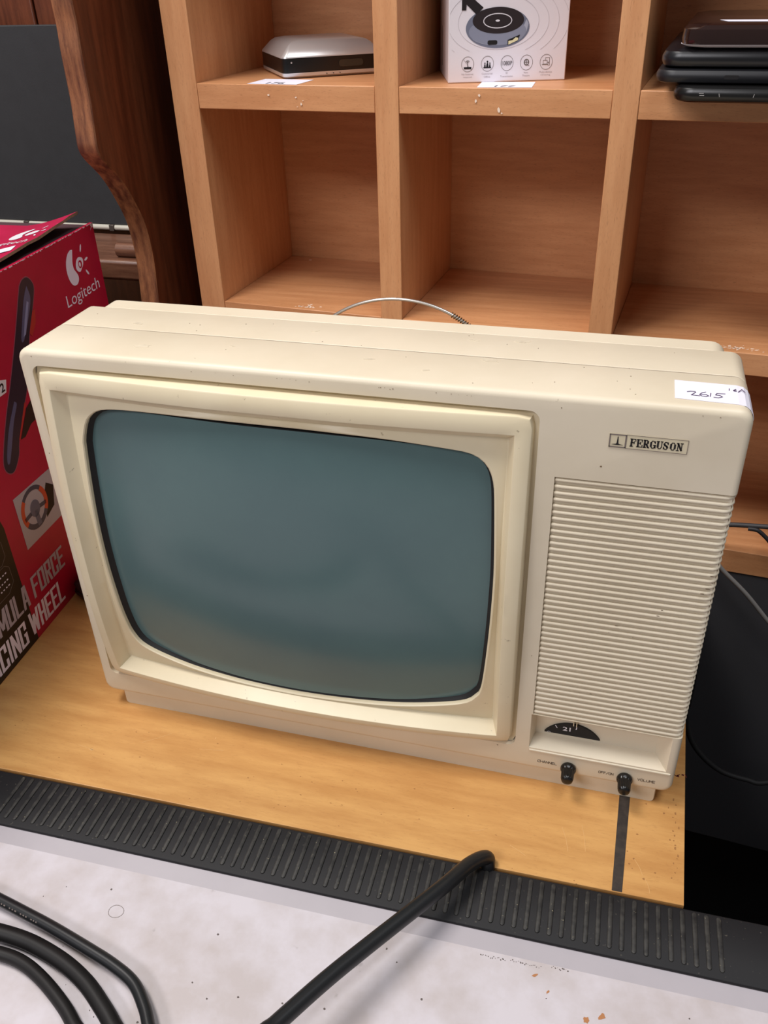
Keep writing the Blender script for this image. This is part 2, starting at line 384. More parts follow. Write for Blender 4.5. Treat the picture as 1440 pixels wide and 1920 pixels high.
# rear shell sections
def sec_box(name, y0, y1, x0, x1, z0, z1, r, m, e=0.0006, e1=0.003, taper=None):
    s = [(y0, x0 + e, x1 - e, z0 + e, z1 - e, r), (y0 + e, x0, x1, z0, z1, r)]
    if taper: s += taper
    else: s += [(y1 - e1, x0, x1, z0, z1, r), (y1 - e1 * .3, x0 + e1 * .3, x1 - e1 * .3, z0 + e1 * .3, z1 - e1 * .3, r), (y1, x0 + e1, x1 - e1, z0 + e1, z1 - e1, r)]
    v_, f_ = loft_y(s); return link(name, v_, f_, m, tv, smooth=True, angle=30)
sec_box('seam_gap_fill', 0.0465, 0.0500, 0.0008, TW - 0.0008, TB + 0.001, TH - 0.0007, 0.008, GROOVE, e=0.0001, e1=0.0002)  # dark filler added so the shaded gap between the shells reads dark
sec_box('rear_shell', 0.0487, 0.0895, 0.0002, TW - 0.0002, TB, TH, 0.0085, CREAM, e=0.0003)
sec_box('back_cover', 0.0890, 0.1090, 0.0095, TW - 0.0095, TB + 0.008, TH - 0.0009, 0.010, CREAM, taper=[
    (0.1050, 0.0095, TW - 0.0095, TB + 0.008, TH - 0.0009, 0.010), (0.1085, 0.0120, TW - 0.0120, TB + 0.010, TH - 0.004, 0.010),
    (0.130, 0.030, TW - 0.060, TB + 0.012, TH - 0.030, 0.012), (0.190, 0.070, TW - 0.110, TB + 0.015, TH - 0.085, 0.02), (0.222, 0.090, TW - 0.140, TB + 0.02, TH - 0.110, 0.02)])
v_, f_ = loft_y([(0.0045, 0.0145, 0.4590, 0.0, 0.020, 0.0028), (0.006, 0.0138, 0.4598, 0.0, 0.020, 0.0028), (0.085, 0.0138, 0.4598, 0.0, 0.020, 0.0028)])
link('plinth', v_, f_, CREAM, tv, smooth=True, angle=30)
# bezel ring, surround and screen opening
cx, cz = 0.5 * (BZ[0] + BZ[1]), 0.5 * (BZ[2] + BZ[3])
NB = 224
def ray_rr(x0, x1, z0, z1, r, t):
    """point of a rounded rectangle in the scaled direction t (corners always at the same t)"""
    mx, mz, hx, hz = (x0 + x1) / 2, (z0 + z1) / 2, (x1 - x0) / 2, (z1 - z0) / 2
    c, s = math.cos(t), math.sin(t); k = 1 / max(abs(c), abs(s)); px, pz = c * k * hx, s * k * hz
    ax, az = abs(px), abs(pz)
    if ax > hx - r and az > hz - r:
        lo, hi = 0.0, 1.0
        for _ in range(24):
            md = (lo + hi) / 2; qx, qz = ax * md - (hx - r), az * md - (hz - r)
            if qx > 0 and qz > 0 and qx * qx + qz * qz > r * r: hi = md
            else: lo = md
        px *= lo; pz *= lo
    return mx + px, mz + pz
OPEN = [(0.0364, 0.2626), (0.0395, 0.2726), (0.043, 0.2798), (0.0511, 0.2863), (0.0633, 0.2892), (0.0873, 0.2908), (0.1293, 0.2916), (0.1873, 0.292), (0.224, 0.2913), (0.2622, 0.2896), (0.3014, 0.2859), (0.3137, 0.2834), (0.3216, 0.2776), (0.326, 0.2689), (0.3282, 0.2543), (0.3304, 0.2087), (0.3304, 0.1785), (0.3289, 0.1377), (0.3254, 0.0933), (0.3209, 0.0807), (0.3091, 0.0714), (0.2711, 0.0623), (0.2357, 0.0582), (0.1895, 0.0560), (0.1545, 0.0562), (0.1232, 0.0578), (0.0843, 0.0628), (0.0504, 0.0728), (0.0399, 0.0847), (0.036, 0.1054), (0.0345, 0.1353), (0.0337, 0.1709), (0.0342, 0.2015), (0.0355, 0.2397)]
OX, OZ, OHX, OHZ = 0.1820, 0.1740, 0.1480, 0.1180
op = spline([(a, 0, b) for a, b in OPEN + OPEN[:1]], 12)
opt = sorted([(math.atan2((p.z - OZ) / OHZ, (p.x - OX) / OHX) % (2 * math.pi), p.x, p.z) for p in op])
def opening(t, out=0.0):
    t %= 2 * math.pi; a = opt[-1]; a = (a[0] - 2 * math.pi, a[1], a[2])
    for b in opt + [(opt[0][0] + 2 * math.pi, opt[0][1], opt[0][2])]:
        if b[0] >= t:
            k = (t - a[0]) / max(b[0] - a[0], 1e-9); x, z = a[1] + (b[1] - a[1]) * k, a[2] + (b[2] - a[2]) * k; break
        a = b
    d = V((x - OX, z - OZ)); d = d * (1 + out / d.length); return OX + d.x, OZ + d.y
def bulge(x, z):
    u, v = (x - cx) / 0.172, (z - cz) / 0.140; k = max(0.0, min(1.15, 2 - u * u - v * v)); return k
def fr_y(x, z):
    v = (z - cz) / 0.14; return -(0.0096 - 0.0024 * v) * bulge(x, z)
def su_y(x, z): return 0.0112 - 0.0105 * bulge(x, z)
def op_y(x, z):
    u, v = (x - OX) / 0.150, (z - OZ) / 0.118; return 0.005 - 0.009 * max(0, min(1, 2 - u * u - v * v))
def bz(i): return (BZ[0] + i, BZ[1] - i, BZ[2] + i, BZ[3] - i)
IN = (0.0215, 0.3394, 0.0486, 0.3025)
def ring_pts(fn): return [fn(2 * math.pi * k / NB) for k in range(NB)]
rings = []
def add(rect, r, yf):
    rings.append([V((x, yf(x, z), z)) for x, z in ring_pts(lambda t: ray_rr(*rect, r, t))])
add(bz(0.0001), 0.0064, lambda x, z: 0.0035)
add(bz(0.0028), 0.0050, lambda x, z: 0.0038)
add(bz(0.0038), 0.0048, lambda x, z: fr_y(x, z) + 0.0012 if bulge(x, z) > 0.02 else 0.0012)
add(bz(0.0042), 0.0046, lambda x, z: fr_y(x, z) + 0.0004)
add(bz(0.0050), 0.0042, lambda x, z: fr_y(x, z))
m1 = tuple(a + (b - a) * 0.5 for a, b in zip(bz(0.0050), IN))
add(m1, 0.003, lambda x, z: fr_y(x, z) - 0.0002)
add(tuple(a + (b - a) * 0.95 for a, b in zip(bz(0.0050), IN)), 0.0012, lambda x, z: fr_y(x, z))
add(IN, 0.0010, lambda x, z: fr_y(x, z) + 0.0002)
add((IN[0] + .0062, IN[1] - .0042, IN[2] + .0058, IN[3] - .0058), 0.0012, lambda x, z: su_y(x, z) - 0.0006)
add((IN[0] + .0070, IN[1] - .0049, IN[2] + .0066, IN[3] - .0066), 0.002, lambda x, z: su_y(x, z))
a_ring = rings[-1]
b_ring = [V((x, op_y(x, z), z)) for x, z in ring_pts(lambda t: opening(t, 0.0016))]
def clampmix(a, b, k):  # keep the surround between the wall foot and the opening
    return a.lerp(b, k)
for i, (a, b) in enumerate(zip(a_ring, b_ring)):
    if (abs(b.x - cx) > abs(a.x - cx) and abs(a.x - cx) > 0.14) or (abs(b.z - cz) > abs(a.z - cz) and abs(a.z - cz) > 0.10):
        a_ring[i] = a.lerp(b, 0.0) 
rings.append([clampmix(a, b, 0.35) for a, b in zip(a_ring, b_ring)])
rings.append([clampmix(a, b, 0.7) + V((0, 0.0002, 0)) for a, b in zip(a_ring, b_ring)])
rings.append(b_ring)
for off, dy in ((0.0010, 0.0001), (0.0002, 0.0009), (0.0, 0.0020), (0.0, 0.0110)):
    rings.append([V((x, op_y(x, z) + dy, z)) for x, z in ring_pts(lambda t: opening(t, off))])
v_, f_ = loft_vf(rings, False, False)
link('screen_bezel', v_, f_, CREAM2, tv, smooth=True, angle=24)
# picture tube: black gasket and bulging glass
def gl_y(x, z): return -0.0095 + 0.62 * ((x - OX) ** 2 + (z - OZ) ** 2)
gr_ = []
for off, yf in ((-0.0002, lambda x, z: op_y(x, z) + 0.0035), (-0.0012, lambda x, z: op_y(x, z) + 0.0045), (-0.0030, lambda x, z: max(op_y(x, z) + 0.0052, gl_y(x, z) + 0.0000)), (-0.0042, lambda x, z: gl_y(x, z) + 0.0006), (-0.006, lambda x, z: gl_y(x, z) + 0.004)):
    gr_.append([V((x, yf(x, z), z)) for x, z in ring_pts(lambda t: opening(t, off))])
v_, f_ = loft_vf(gr_, False, False)
tube_p = link('picture_tube', *(lambda a: (a[0], a[1]))((lambda R_: loft_vf(R_, False, True))([[V((OX + (x - OX) * k, 0, OZ + (z - OZ) * k)) for x, z in ring_pts(lambda t: opening(t, -0.0028))] for k in (1.0, 0.97, 0.93, 0.87, 0.8, 0.7, 0.6, 0.5, 0.4, 0.3, 0.2, 0.1, 0.02)])), GLASS, tv, smooth=True, angle=80)
for v in tube_p.data.vertices:
    w = v.co + ORG['television']; w.y = gl_y(w.x, w.z); v.co = w - ORG['television']
tube_p['label'] = 'grey-green curved glass screen'
g = link('screen_gasket', v_, f_, BLACKM, tube_p, smooth=True, angle=50)
# speaker grille ribs, one moulded panel
vs, fs = [], []
zt, zb, nr = 0.2756, 0.0740, 43
pitch = (zt - zb) / nr
for k in range(nr):
    z = zt - pitch * (k + 0.5); r = 0.00128
    path = [V((0.3652, 0.0022, z)), V((0.3658, 0.0016, z)), V((0.367, 0.0013, z)), V((0.40, 0.0013, z)), V((0.44, 0.0013, z))]
    for a in range(0, 91, 15): path.append(V((TW - 0.0050 - 0.0013 + 0.0050 * math.sin(math.radians(a)), 0.0013 + 0.0050 * (1 - math.cos(math.radians(a))), z)))
    path += [V((TW - 0.0013, 0.012, z)), V((TW - 0.0013, 0.025, z)), V((TW - 0.0014, 0.0370, z)), V((TW - 0.0022, 0.0392, z))]
    a, b = tube_vf(path, lambda t: r if 0.02 < t < 0.98 else r * 0.75, 10); n0 = len(vs); vs += a; fs += [tuple(i + n0 for i in q) for q in b]
gl = link('speaker_grille', vs, fs, CREAM, tv, smooth=True, angle=60)
# chipped dirt on the grille edge
FF = Frame((0, 0, 0), (1, 0, 0), (0, 0, 1))
decal('grille_scuffs', FF, [blob(x, z, s, n=7, sq=.35) for x, z, s in ((0.464, 0.2075, .0016), (0.4665, 0.2125, .0012), (0.4655, 0.2175, .0015), (0.462, 0.2032, .0014), (0.4135, 0.168, .0012), (0.44, 0.186, .001), (0.438, 0.181, .001), (0.425, 0.160, .0005), (0.452, 0.0935, .0005))], mat('scuffed_plastic', (120, 104, 84), rough=0.7), gl, h=0.00075)
# ledge under the control recess
v_, f_ = box_vf(ID, (0.3640, -0.0008, 0.0360), (0.4668, 0.004, 0.0378)), BF
bevel(link('control_ledge', v_, f_, CREAM, tv), 0.0006, 2)
# tuning dial behind its slot, with a curved cowl above
n = 26
def arc_pts(x0, x1, zb, zt_, k=26):
    w = (x1 - x0) / 2; h = zt_ - zb; Rr = (w * w + h * h) / (2 * h); c = (x0 + x1) / 2; a = math.asin(min(1, w / Rr)); o = []
    for i in range(k + 1): t = -a + 2 * a * i / k; o.append((c + Rr * math.sin(t), zt_ - Rr + Rr * math.cos(t)))
    return o
ap = arc_pts(0.3735, 0.4145, 0.0474, 0.0592)
dial = link('tuning_dial', [V((a, 0.0108, b)) for a, b in ap] + [V((a, 0.0128, b)) for a, b in ap], [tuple(range(27)), tuple(range(27, 54))] + [(i, (i + 1) % 27, 27 + (i + 1) % 27, 27 + i) for i in range(27)], BLACKM, tv)
ap2 = arc_pts(0.3755, 0.4125, 0.0590, 0.0700)
FD = Frame((0, 0.0108, 0), (1, 0, 0), (0, 0, 1))
text('dial_number', FD, '21', 0.3868, 0.3926, 0.0520, 0.0560, WHITEP, dial, bold=0.02)
decal('dial_tick', FD, stroke([(0.3812, 0.0560), (0.3826, 0.0536)], 0.0006) + stroke([(0.3968, 0.0572), (0.3965, 0.0550)], 0.0007) + stroke(ell(0.3768, 0.0476, 0.0012, 0.0010, 10, 0, 180), 0.0004), WHITEP, dial)
boxes('dial_pointer', [((0.3940, 0.0088, 0.0598), (0.3946, 0.0125, 0.0628)), ((0.3962, 0.0088, 0.0594), (0.3968, 0.0125, 0.0628))], CREAM2, tv)
# knobs
for kx in (0.3943, 0.4355):
    kz = 0.0256; rings = []
    for y, r in ((0.0, 0.0050), (-0.0015, 0.0058), (-0.003, 0.0058), (-0.0042, 0.0050), (-0.0055, 0.0046), (-0.012, 0.0044), (-0.0137, 0.0040), (-0.0144, 0.0030), (-0.0146, 0.0014)):
        rings.append([V((kx + (r + (0.00022 * math.cos(14 * a) if -0.0125 < y < -0.004 else 0)) * math.cos(a), y, kz + (r + (0.00022 * math.cos(14 * a) if -0.0125 < y < -0.004 else 0)) * math.sin(a))) for a in [2 * math.pi * k / 84 for k in range(84)]])
    v_, f_ = loft_vf(rings); link('knob', v_, f_, BLACKP, tv, smooth=True, angle=50)
# panel lettering (thin line letters)
LINE = {'C': [[(1, .85), (.8, 1), (.2, 1), (0, .8), (0, .2), (.2, 0), (.8, 0), (1, .15)]], 'H': [[(0, 0), (0, 1)], [(1, 0), (1, 1)], [(0, .5), (1, .5)]],
        'A': [[(0, 0), (.4, 1), (.6, 1), (1, 0)], [(.15, .35), (.85, .35)]], 'N': [[(0, 0), (0, 1), (1, 0), (1, 1)]], 'E': [[(1, 0), (0, 0), (0, 1), (1, 1)], [(0, .5), (.8, .5)]],
        'L': [[(0, 1), (0, 0), (1, 0)]], 'O': [[(.2, 0), (0, .2), (0, .8), (.2, 1), (.8, 1), (1, .8), (1, .2), (.8, 0), (.2, 0)]], 'F': [[(0, 0), (0, 1), (1, 1)], [(0, .5), (.8, .5)]],
        '/': [[(0, 0), (1, 1)]], 'V': [[(0, 1), (.5, 0), (1, 1)]], 'U': [[(0, 1), (0, .2), (.2, 0), (.8, 0), (1, .2), (1, 1)]], 'M': [[(0, 0), (0, 1), (.5, .3), (1, 1), (1, 0)]]}
def lines(s, x0, x1, z0, z1, w, gap=0.3):
    n = len(s); cw = (x1 - x0) / (n + gap * (n - 1)); o = []
    for i, ch in enumerate(s):
        bx = x0 + i * cw * (1 + gap)
        for l in LINE[ch]: o += stroke([(bx + a * cw, z0 + b * (z1 - z0)) for a, b in l], w)
    return o
decal('control_lettering', FF, lines('CHANNEL', 0.3712, 0.3855, 0.0252, 0.0274, 0.00030) + lines('OFF/ON', 0.4165, 0.4272, 0.0254, 0.0276, 0.00030) + lines('VOLUME', 0.4448, 0.4572, 0.0250, 0.0272, 0.00030), mat('brown_ink', (88, 74, 62), rough=0.6), tv, h=0.0002)
# badge
def rect_line(x0, x1, z0, z1, w): return stroke([(x0, z0), (x1, z0), (x1, z1), (x0, z1)], w, True)
bd = decal('maker_badge', FF, [[(0.3936, 0.2998), (0.4378, 0.2998), (0.4378, 0.3090), (0.3936, 0.3090)]], mat('badge_plate', (214, 202, 172), rough=0.35), tv, h=0.0003)
decal('badge_border', FF, rect_line(0.4036, 0.4376, 0.3000, 0.3088, 0.00022), GREYINK, bd, h=0.0005)
decal('badge_frame', FF, rect_line(0.3942, 0.4032, 0.3004, 0.3084, 0.0007), GREYINK, bd, h=0.0005)
decal('badge_emblem', FF, [[(0.3985, 0.3072), (0.3982, 0.3030), (0.3978, 0.3024), (0.3954, 0.3019), (0.3987, 0.3017), (0.4020, 0.3019), (0.3996, 0.3024), (0.3992, 0.3030), (0.3989, 0.3072)]], INK, bd, h=0.0005)
# bold serif capitals drawn from stems and serifs
SER = {'F': ([[(.5, 0), (.5, 1)]], [[(0, 1), (2, 1), (2, .7)], [(.5, .52), (1.5, .52)], [(1.5, .68), (1.5, .36)], [(0, 0), (1.1, 0)]]),
       'E': ([[(.5, 0), (.5, 1)]], [[(0, 1), (2, 1), (2, .7)], [(.5, .52), (1.4, .52)], [(1.4, .68), (1.4, .36)], [(0, 0), (2.1, 0), (2.1, .3)]]),
       'R': ([[(.5, 0), (.5, 1)], [(1.7, .62), (1.7, .88)], [(1.2, .46), (1.85, .04)]], [[(0, 1), (1.4, 1), (1.7, .88)], [(.5, .5), (1.4, .5), (1.7, .62)], [(0, 0), (1.1, 0)], [(1.8, 0), (2.3, 0)]]),
       'G': ([[(.4, .25), (.4, .75)], [(1.9, .08), (1.9, .4)]], [[(.4, .75), (.8, .98), (1.4, .98), (1.9, .75)], [(1.95, .98), (1.95, .68)], [(.4, .25), (.8, .02), (1.4, .02), (1.9, .12)], [(1.3, .42), (2.3, .42)]]),
       'U': ([[(.5, .22), (.5, 1)]], [[(0, 1), (1, 1)], [(1.9, .25), (1.9, 1)], [(1.5, 1), (2.3, 1)], [(.5, .25), (.8, .03), (1.5, .03), (1.9, .25)]]),
       'S': ([[(.35, .75), (.6, .58), (1.4, .42), (1.65, .25)]], [[(1.8, .98), (1.8, .68)], [(1.75, .78), (1.3, .98), (.7, .98), (.35, .78)], [(1.65, .22), (1.3, .02), (.7, .02), (.25, .24)], [(.2, .02), (.2, .34)]]),
       'O': ([[(.4, .25), (.4, .75)], [(1.9, .25), (1.9, .75)]], [[(.4, .75), (.8, .98), (1.5, .98), (1.9, .75)], [(.4, .25), (.8, .02), (1.5, .02), (1.9, .25)]]),
       'N': ([[(.5, .95), (1.9, .05)]], [[(0, 1), (.8, 1)], [(.5, 0), (.5, 1)], [(0, 0), (1, 0)], [(1.9, 0), (1.9, 1)], [(1.4, 1), (2.4, 1)]])}
pol = []
word = 'FERGUSON'; x = 0.4058; adv = (0.4352 - 0.4058) / len(word)
for ch in word:
    k = adv / 2.5; bold_, thin_ = SER[ch]
    tr = lambda p: (x + p[0] * k, 0.3018 + p[1] * 0.0047)
    for l in bold_: pol += stroke([tr(p) for p in l], 0.00105)
    for l in thin_: pol += stroke([tr(p) for p in l], 0.00048)
    x += adv
decal('badge_lettering', FF, pol, INK, bd, h=0.0005)
# dirt specks on the casing
FT = Frame((0, 0, TH), (1, 0, 0), (0, 1, 0))
tp = [blob(random.uniform(0.02, 0.45), random.uniform(0.006, 0.085), random.uniform(0.0002, 0.0005), n=6) for _ in range(26)]
decal('casing_specks', FT, tp, mat('casing_specks', (110, 92, 70), rough=0.8), tv, h=0.00016)
smu = []
for x_, y_, s_ in ((0.085, 0.021, .006), (0.06, 0.060, .005), (0.145, 0.033, .002), (0.30, 0.075, .004), (0.316, 0.043, .006), (0.332, 0.078, .005), (0.19, 0.07, .003), (0.24, 0.03, .004), (0.28, .02, .003), (0.025, 0.045, .002)):
    smu.append(blob(x_, y_, s_, n=14, sq=.4, rot=random.uniform(-.4, .4)))
decal('casing_smudges', FT, smu, mat('casing_smudges', (200, 188, 166), rough=0.5, rgb2=(220, 208, 184), nscale=160), tv, h=0.00016)
edge = [blob(random.choice((0.13, .15, .2, .26, .30, .39, .44)) + random.uniform(-.012, .012), TH - random.uniform(0.0045, 0.0055), random.uniform(.0002, .0006), n=6, sq=.4) for _ in range(20)]
edge += [blob(x_, z_, s_, n=7) for x_, z_, s_ in ((0.391, 0.2862, .0006), (0.0060, 0.25, .0004), (0.006, 0.12, .0006), (0.36, .13, .0004), (0.012, 0.325, .0004), (0.34, .0355, .0006), (0.365, .322, .0004))]
decal('front_specks', FF, edge, mat('front_specks', (128, 106, 80), rough=0.8), tv, h=0.00016)
# white auction sticker folded over the top right edge
stk = root('price_sticker', 'white paper sticker handwritten 2615 on the top right corner of the television', 'sticker', (0.448, 0.02, TH))
A = [(0.4270, 0.0100), (0.4270, 0.0355)]; vs = []
xs_ = [0.4270, 0.4400, 0.4600, 0.4615, 0.4640, 0.4660, 0.4680, 0.4695, 0.4703, 0.4704]
def skin(x_):
    if x_ <= 0.4615: return (x_, TH)
    a = min(1, (x_ - 0.4615) / 0.0088) * math.pi / 2
    return (TW - 0.0085 + 0.0087 * math.sin(a), TH - 0.0085 + 0.0087 * math.cos(a))
vv = []
for x_ in xs_:
    sx, sz = skin(x_); nx, nz = (0, 1) if x_ <= 0.4615 else ((sx - (TW - .0085)) / .0087, (sz - (TH - .0085)) / .0087)
    for y_ in (0.0098 - (x_ - 0.427) * 0.05, 0.0352 - (x_ - 0.427) * 0.03):
        vv.append((V((sx + nx * .0003, y_, sz + nz * .0003)), V((sx + nx * .0001, y_, sz + nz * .0001))))
vs = [p[0] for p in vv] + [p[1] for p in vv]; n = len(vv); fs = []
for k in range(len(xs_) - 1):
    a = 2 * k; fs += [(a, a + 2, a + 3, a + 1), (n + a, n + a + 1, n + a + 3, n + a + 2), (a, n + a, n + a + 2, a + 2), (a + 1, a + 3, n + a + 3, n + a + 1)]
fs += [(0, 1, n + 1, n), (n - 2, 2 * n - 2, 2 * n - 1, n - 1)]
link('sticker_paper', vs, fs, PAPER, stk)
FS = Frame((0, 0, TH + 0.0003), (1, 0, 0), (0, 1, 0))
PEN = mat('pen_ink', (88, 70, 100), rough=0.6); pw = 0.00042
def T(pts, ox, oy, s): return [(ox + a * s, oy + b * s) for a, b in pts]
hw = stroke(T([(0, .7), (.3, .85), (.7, .85), (.75, .7), (.5, .3), (.35, .05), (1.1, 0.0)], 0.4338, 0.0150, 0.0062), pw)
hw += stroke(T([(.6, 1), (.2, .7), (0, .3), (.2, .0), (.6, -.05), (.85, .15), (.6, .42), (.15, .35)], 0.4405, 0.0150, 0.0058), pw)
hw += stroke(T([(.1, .9), (0, 0)], 0.4462, 0.0152, 0.0050), pw)
hw += stroke(T([(1.2, 1.0), (.4, .95), (.25, .55), (.7, .5), (.9, .2), (.5, -.1), (.05, -.05)], 0.4478, 0.0148, 0.0056), pw)
hw += stroke([(0.4572, 0.0283), (0.4570, 0.0258)], pw) + stroke(T([(.6, 1), (.1, .5), (.2, .1), (.6, .1), (.6, .4), (.2, .45)], 0.4590, 0.0250, 0.0030), pw) + stroke([(0.4618, 0.0244), (0.4640, 0.0284), (0.4655, 0.0246)], pw)
decal('handwriting', FS, hw, PEN, stk, h=0.0003)
# loop antenna rising behind the set
c_, r_ = V((0.206, 0.240, 0.1905)), 0.1052; pts = []
for a in range(-70, 251, 10): pts.append(c_ + V((r_ * math.cos(math.radians(a)), 0.0, r_ * math.sin(math.radians(a)))))
ant = tube('loop_antenna', pts, 0.00135, mat('aluminium_tube', (200, 196, 190), rough=0.3, metal=0.8), tv, seg=10, n=3)
helix = []
for k in range(0, 15 * 12 + 1):
    a = math.radians(64.0 - 18.0 * k / 180); bc = c_ + V((r_ * math.cos(a), 0, r_ * math.sin(a))); ph = 2 * math.pi * k / 12
    rad = V((math.cos(a), 0, math.sin(a))); helix.append(bc + rad * 0.0021 * math.cos(ph) + V((0, 1, 0)) * 0.0021 * math.sin(ph))
tube('spring_sleeve', helix, 0.00042, mat('brown_spring_wire', (92, 70, 46), rough=0.4, metal=0.6), ant, seg=6, n=1)
box('antenna_socket', (0.190, 0.2215, 0.080), (0.222, 0.248, 0.104), BLACKP, tv, 0.002)

# ------------------------------------------------------------------ shelving unit (turned 4.6 degrees)
SY = -0.0796; YS = 0.35; cS, sS = math.cos(SY), math.sin(SY)
def SH(v): return V((v.x * cS - v.y * sS, YS + v.x * sS + v.y * cS, v.z))
sh = root('pigeonhole_shelving', 'beech laminate pigeonhole shelving unit standing behind the television', 'shelving unit', tuple(SH(V((0.36, 0.1, 0.0087)))))
ZB = [(0.0087, 0.0349), (0.2213, 0.2418), (0.4286, 0.4501), (0.6370, 0.6580), (0.8440, 0.8650)]
XU = [(-0.0419, -0.0143), (0.1623, 0.1844), (0.3660, 0.3871), (0.5690, 0.5905), (0.7720, 0.7980)]
for i, (a, b) in enumerate(XU):
    box('side_panel' if i in (0, 4) else 'upright_divider', (a, 0, 0.0087), (b, 0.172, 0.865), BEECH_V, sh, 0.0006, SH)
for i in range(4):
    for (z0, z1) in ZB:
        box('shelf_board', (XU[i][1] + .0002, 0.0004, z0), (XU[i + 1][0] - .0002, 0.172, z1), BEECH_H, sh, 0.0006, SH)
box('back_panel', (-0.0419, 0.1722, 0.0087), (0.798, 0.178, 0.865), BEECH_H, sh, 0, SH)
# chips where the laminate has lost its face
CHIP = mat('chipped_laminate', (238, 216, 196), rough=0.8)
chf = Frame(SH(V((0, 0, 0))), (cS, sS, 0), (0, 0, 1))
ch = [blob(x_, z_, s_, n=7, sq=q) for x_, z_, s_, q in ((0.0595, 0.4415, .0012, .8), (0.0868, .4400, .0011, .7), (.0915, .4345, .0011, 1.2), (.0935, .4375, .0008, .5), (.0875, .4322, .0008, .4), (.2560, .4445, .0013, 1.1), (.2535, .4400, .001, 1.4), (.2735, .4335, .0015, 1.6), (.2760, .4310, .0008, 1))]
decal('laminate_chips', chf, ch, CHIP, sh, h=0.0003)
cht = Frame(SH(V((0, 0, 0.2418))), (cS, sS, 0), (-sS, cS, 0))
ch = [blob(.0766 + random.gauss(0, .009), .0055 + abs(random.gauss(0, .003)), random.uniform(.0006, .0022), n=9, sq=.5) for _ in range(20)]
ch += [blob(.50 + random.gauss(0, .012), .0105 + random.gauss(0, .0025), random.uniform(.0006, .0020), n=9, sq=.5, rot=.5) for _ in range(34)]
ch += [blob(.455 + random.gauss(0, .014), .006 + random.gauss(0, .0015), random.uniform(.0005, .0014), n=9, sq=.4) for _ in range(16)]
ch += [blob(.015, .160, .0022, n=7)]
decal('scuffed_laminate', cht, ch, CHIP, sh, h=0.0002)

# black cabinet that carries the shelving
cb = root('black_cabinet', 'plain black cabinet beneath the shelving, right of the wooden table', 'cabinet', tuple(SH(V((0.36, 0.1, -0.75)))))
box('body', (-0.040, 0.0015, -0.392), (0.796, 0.24, 0.0087), CHAR2, cb, 0.001, SH)
box('recessed_base', (-0.03, 0.045, -0.75), (0.786, 0.23, -0.392), BLACKM, cb, 0, SH)

# items in the pigeonholes ------------------------------------------------
ZS = 0.4501
# paper number slips, each stuck on the shelf
def slip(name, label, pts, txt, tx):
    r_ = root(name, label, 'label', tuple(SH(V((pts[0][0], pts[0][1], ZS)))), 'printed number slips stuck to the upper shelf')
    fr = Frame(SH(V((0, 0, ZS))), (cS, sS, 0), (-sS, cS, 0))
    decal('paper', fr, [pts], PAPER, r_, h=0.0003); text('printed_number', fr, txt, *tx, INK, r_, bold=0.01, h=0.0004)
slip('number_slip', 'white slip printed 176 under the silver and black device', [(0.0380, 0.0012), (0.0878, 0.0010), (0.0895, 0.036), (0.0392, 0.037)], '176', (0.0555, 0.0725, 0.0030, 0.0135))
slip('number_slip', 'white slip printed 177 in front of the white boxed gadget', [(0.2535, 0.0012), (0.2990, 0.0060), (0.2950, 0.0420), (0.2490, 0.0370)], '177', (0.2670, 0.2840, 0.0060, 0.0150))
# silver and black device
sd = root('silver_device', 'silver device with a black middle band lying in the upper left pigeonhole', 'electronic device', tuple(SH(V((0.08, 0.09, ZS)))))
ux, uy = 0.7876, 0.6162
def SD(v): return SH(V((0.0598 + v.x * ux - v.y * uy, 0.0332 + v.x * uy + v.y * ux, ZS + v.z)))
def slab(name, L_, D_, secs, m, parent, f, r=0.008, x0=0.0, y0=0.0):
    rings = []
    for z, ins in secs:
        rr = max(r - ins * .5, 0.001)
        rings.append([f(V((a, b, z))) for a, b in rrect(x0 + ins, x0 + L_ - ins, y0 + ins, y0 + D_ - ins, rr, 5)])
    v_, f_ = loft_vf(rings); return link(name, v_, f_, m, parent, smooth=True, angle=35)
DL, DD = 0.098, 0.097
bt = slab('lower_shell', DL, DD, [(0.0003, 0.003), (0.0022, 0.0004), (0.0050, 0.0)], SILVER, sd, SD, 0.006)
md_ = slab('black_band', DL, DD, [(0.0050, 0.0006), (0.0052, 0.0002), (0.0172, 0.0002), (0.0176, 0.0008)], BLACKP, sd, SD, 0.006)
slab('upper_shell', DL, DD, [(0.0174, 0.0), (0.0188, 0.0003), (0.0270, 0.0085), (0.0295, 0.0125), (0.0310, 0.020)], SILVER, sd, SD, 0.006)
fS_ = Frame(SD(V((0, 0, 0))), SD(V((1, 0, 0))) - SD(V((0, 0, 0))), (0, 0, 1))
decal('screw_head', fS_, [ell(0.0085, 0.0138, 0.0008, 0.0008, 12)], SILVER, md_, h=0.0006)
decal('socket_window', fS_, [rrect(0.054, 0.078, 0.0082, 0.0142, 0.0028, 4)], mat('dark_window', (48, 44, 36), rough=0.2), md_, h=0.0006)
decal('vent_holes', fS_, [ell(0.042 + 0.0065 * k, 0.0032, 0.0005, 0.0005, 8) for k in range(3)], INK, bt, h=0.0004)
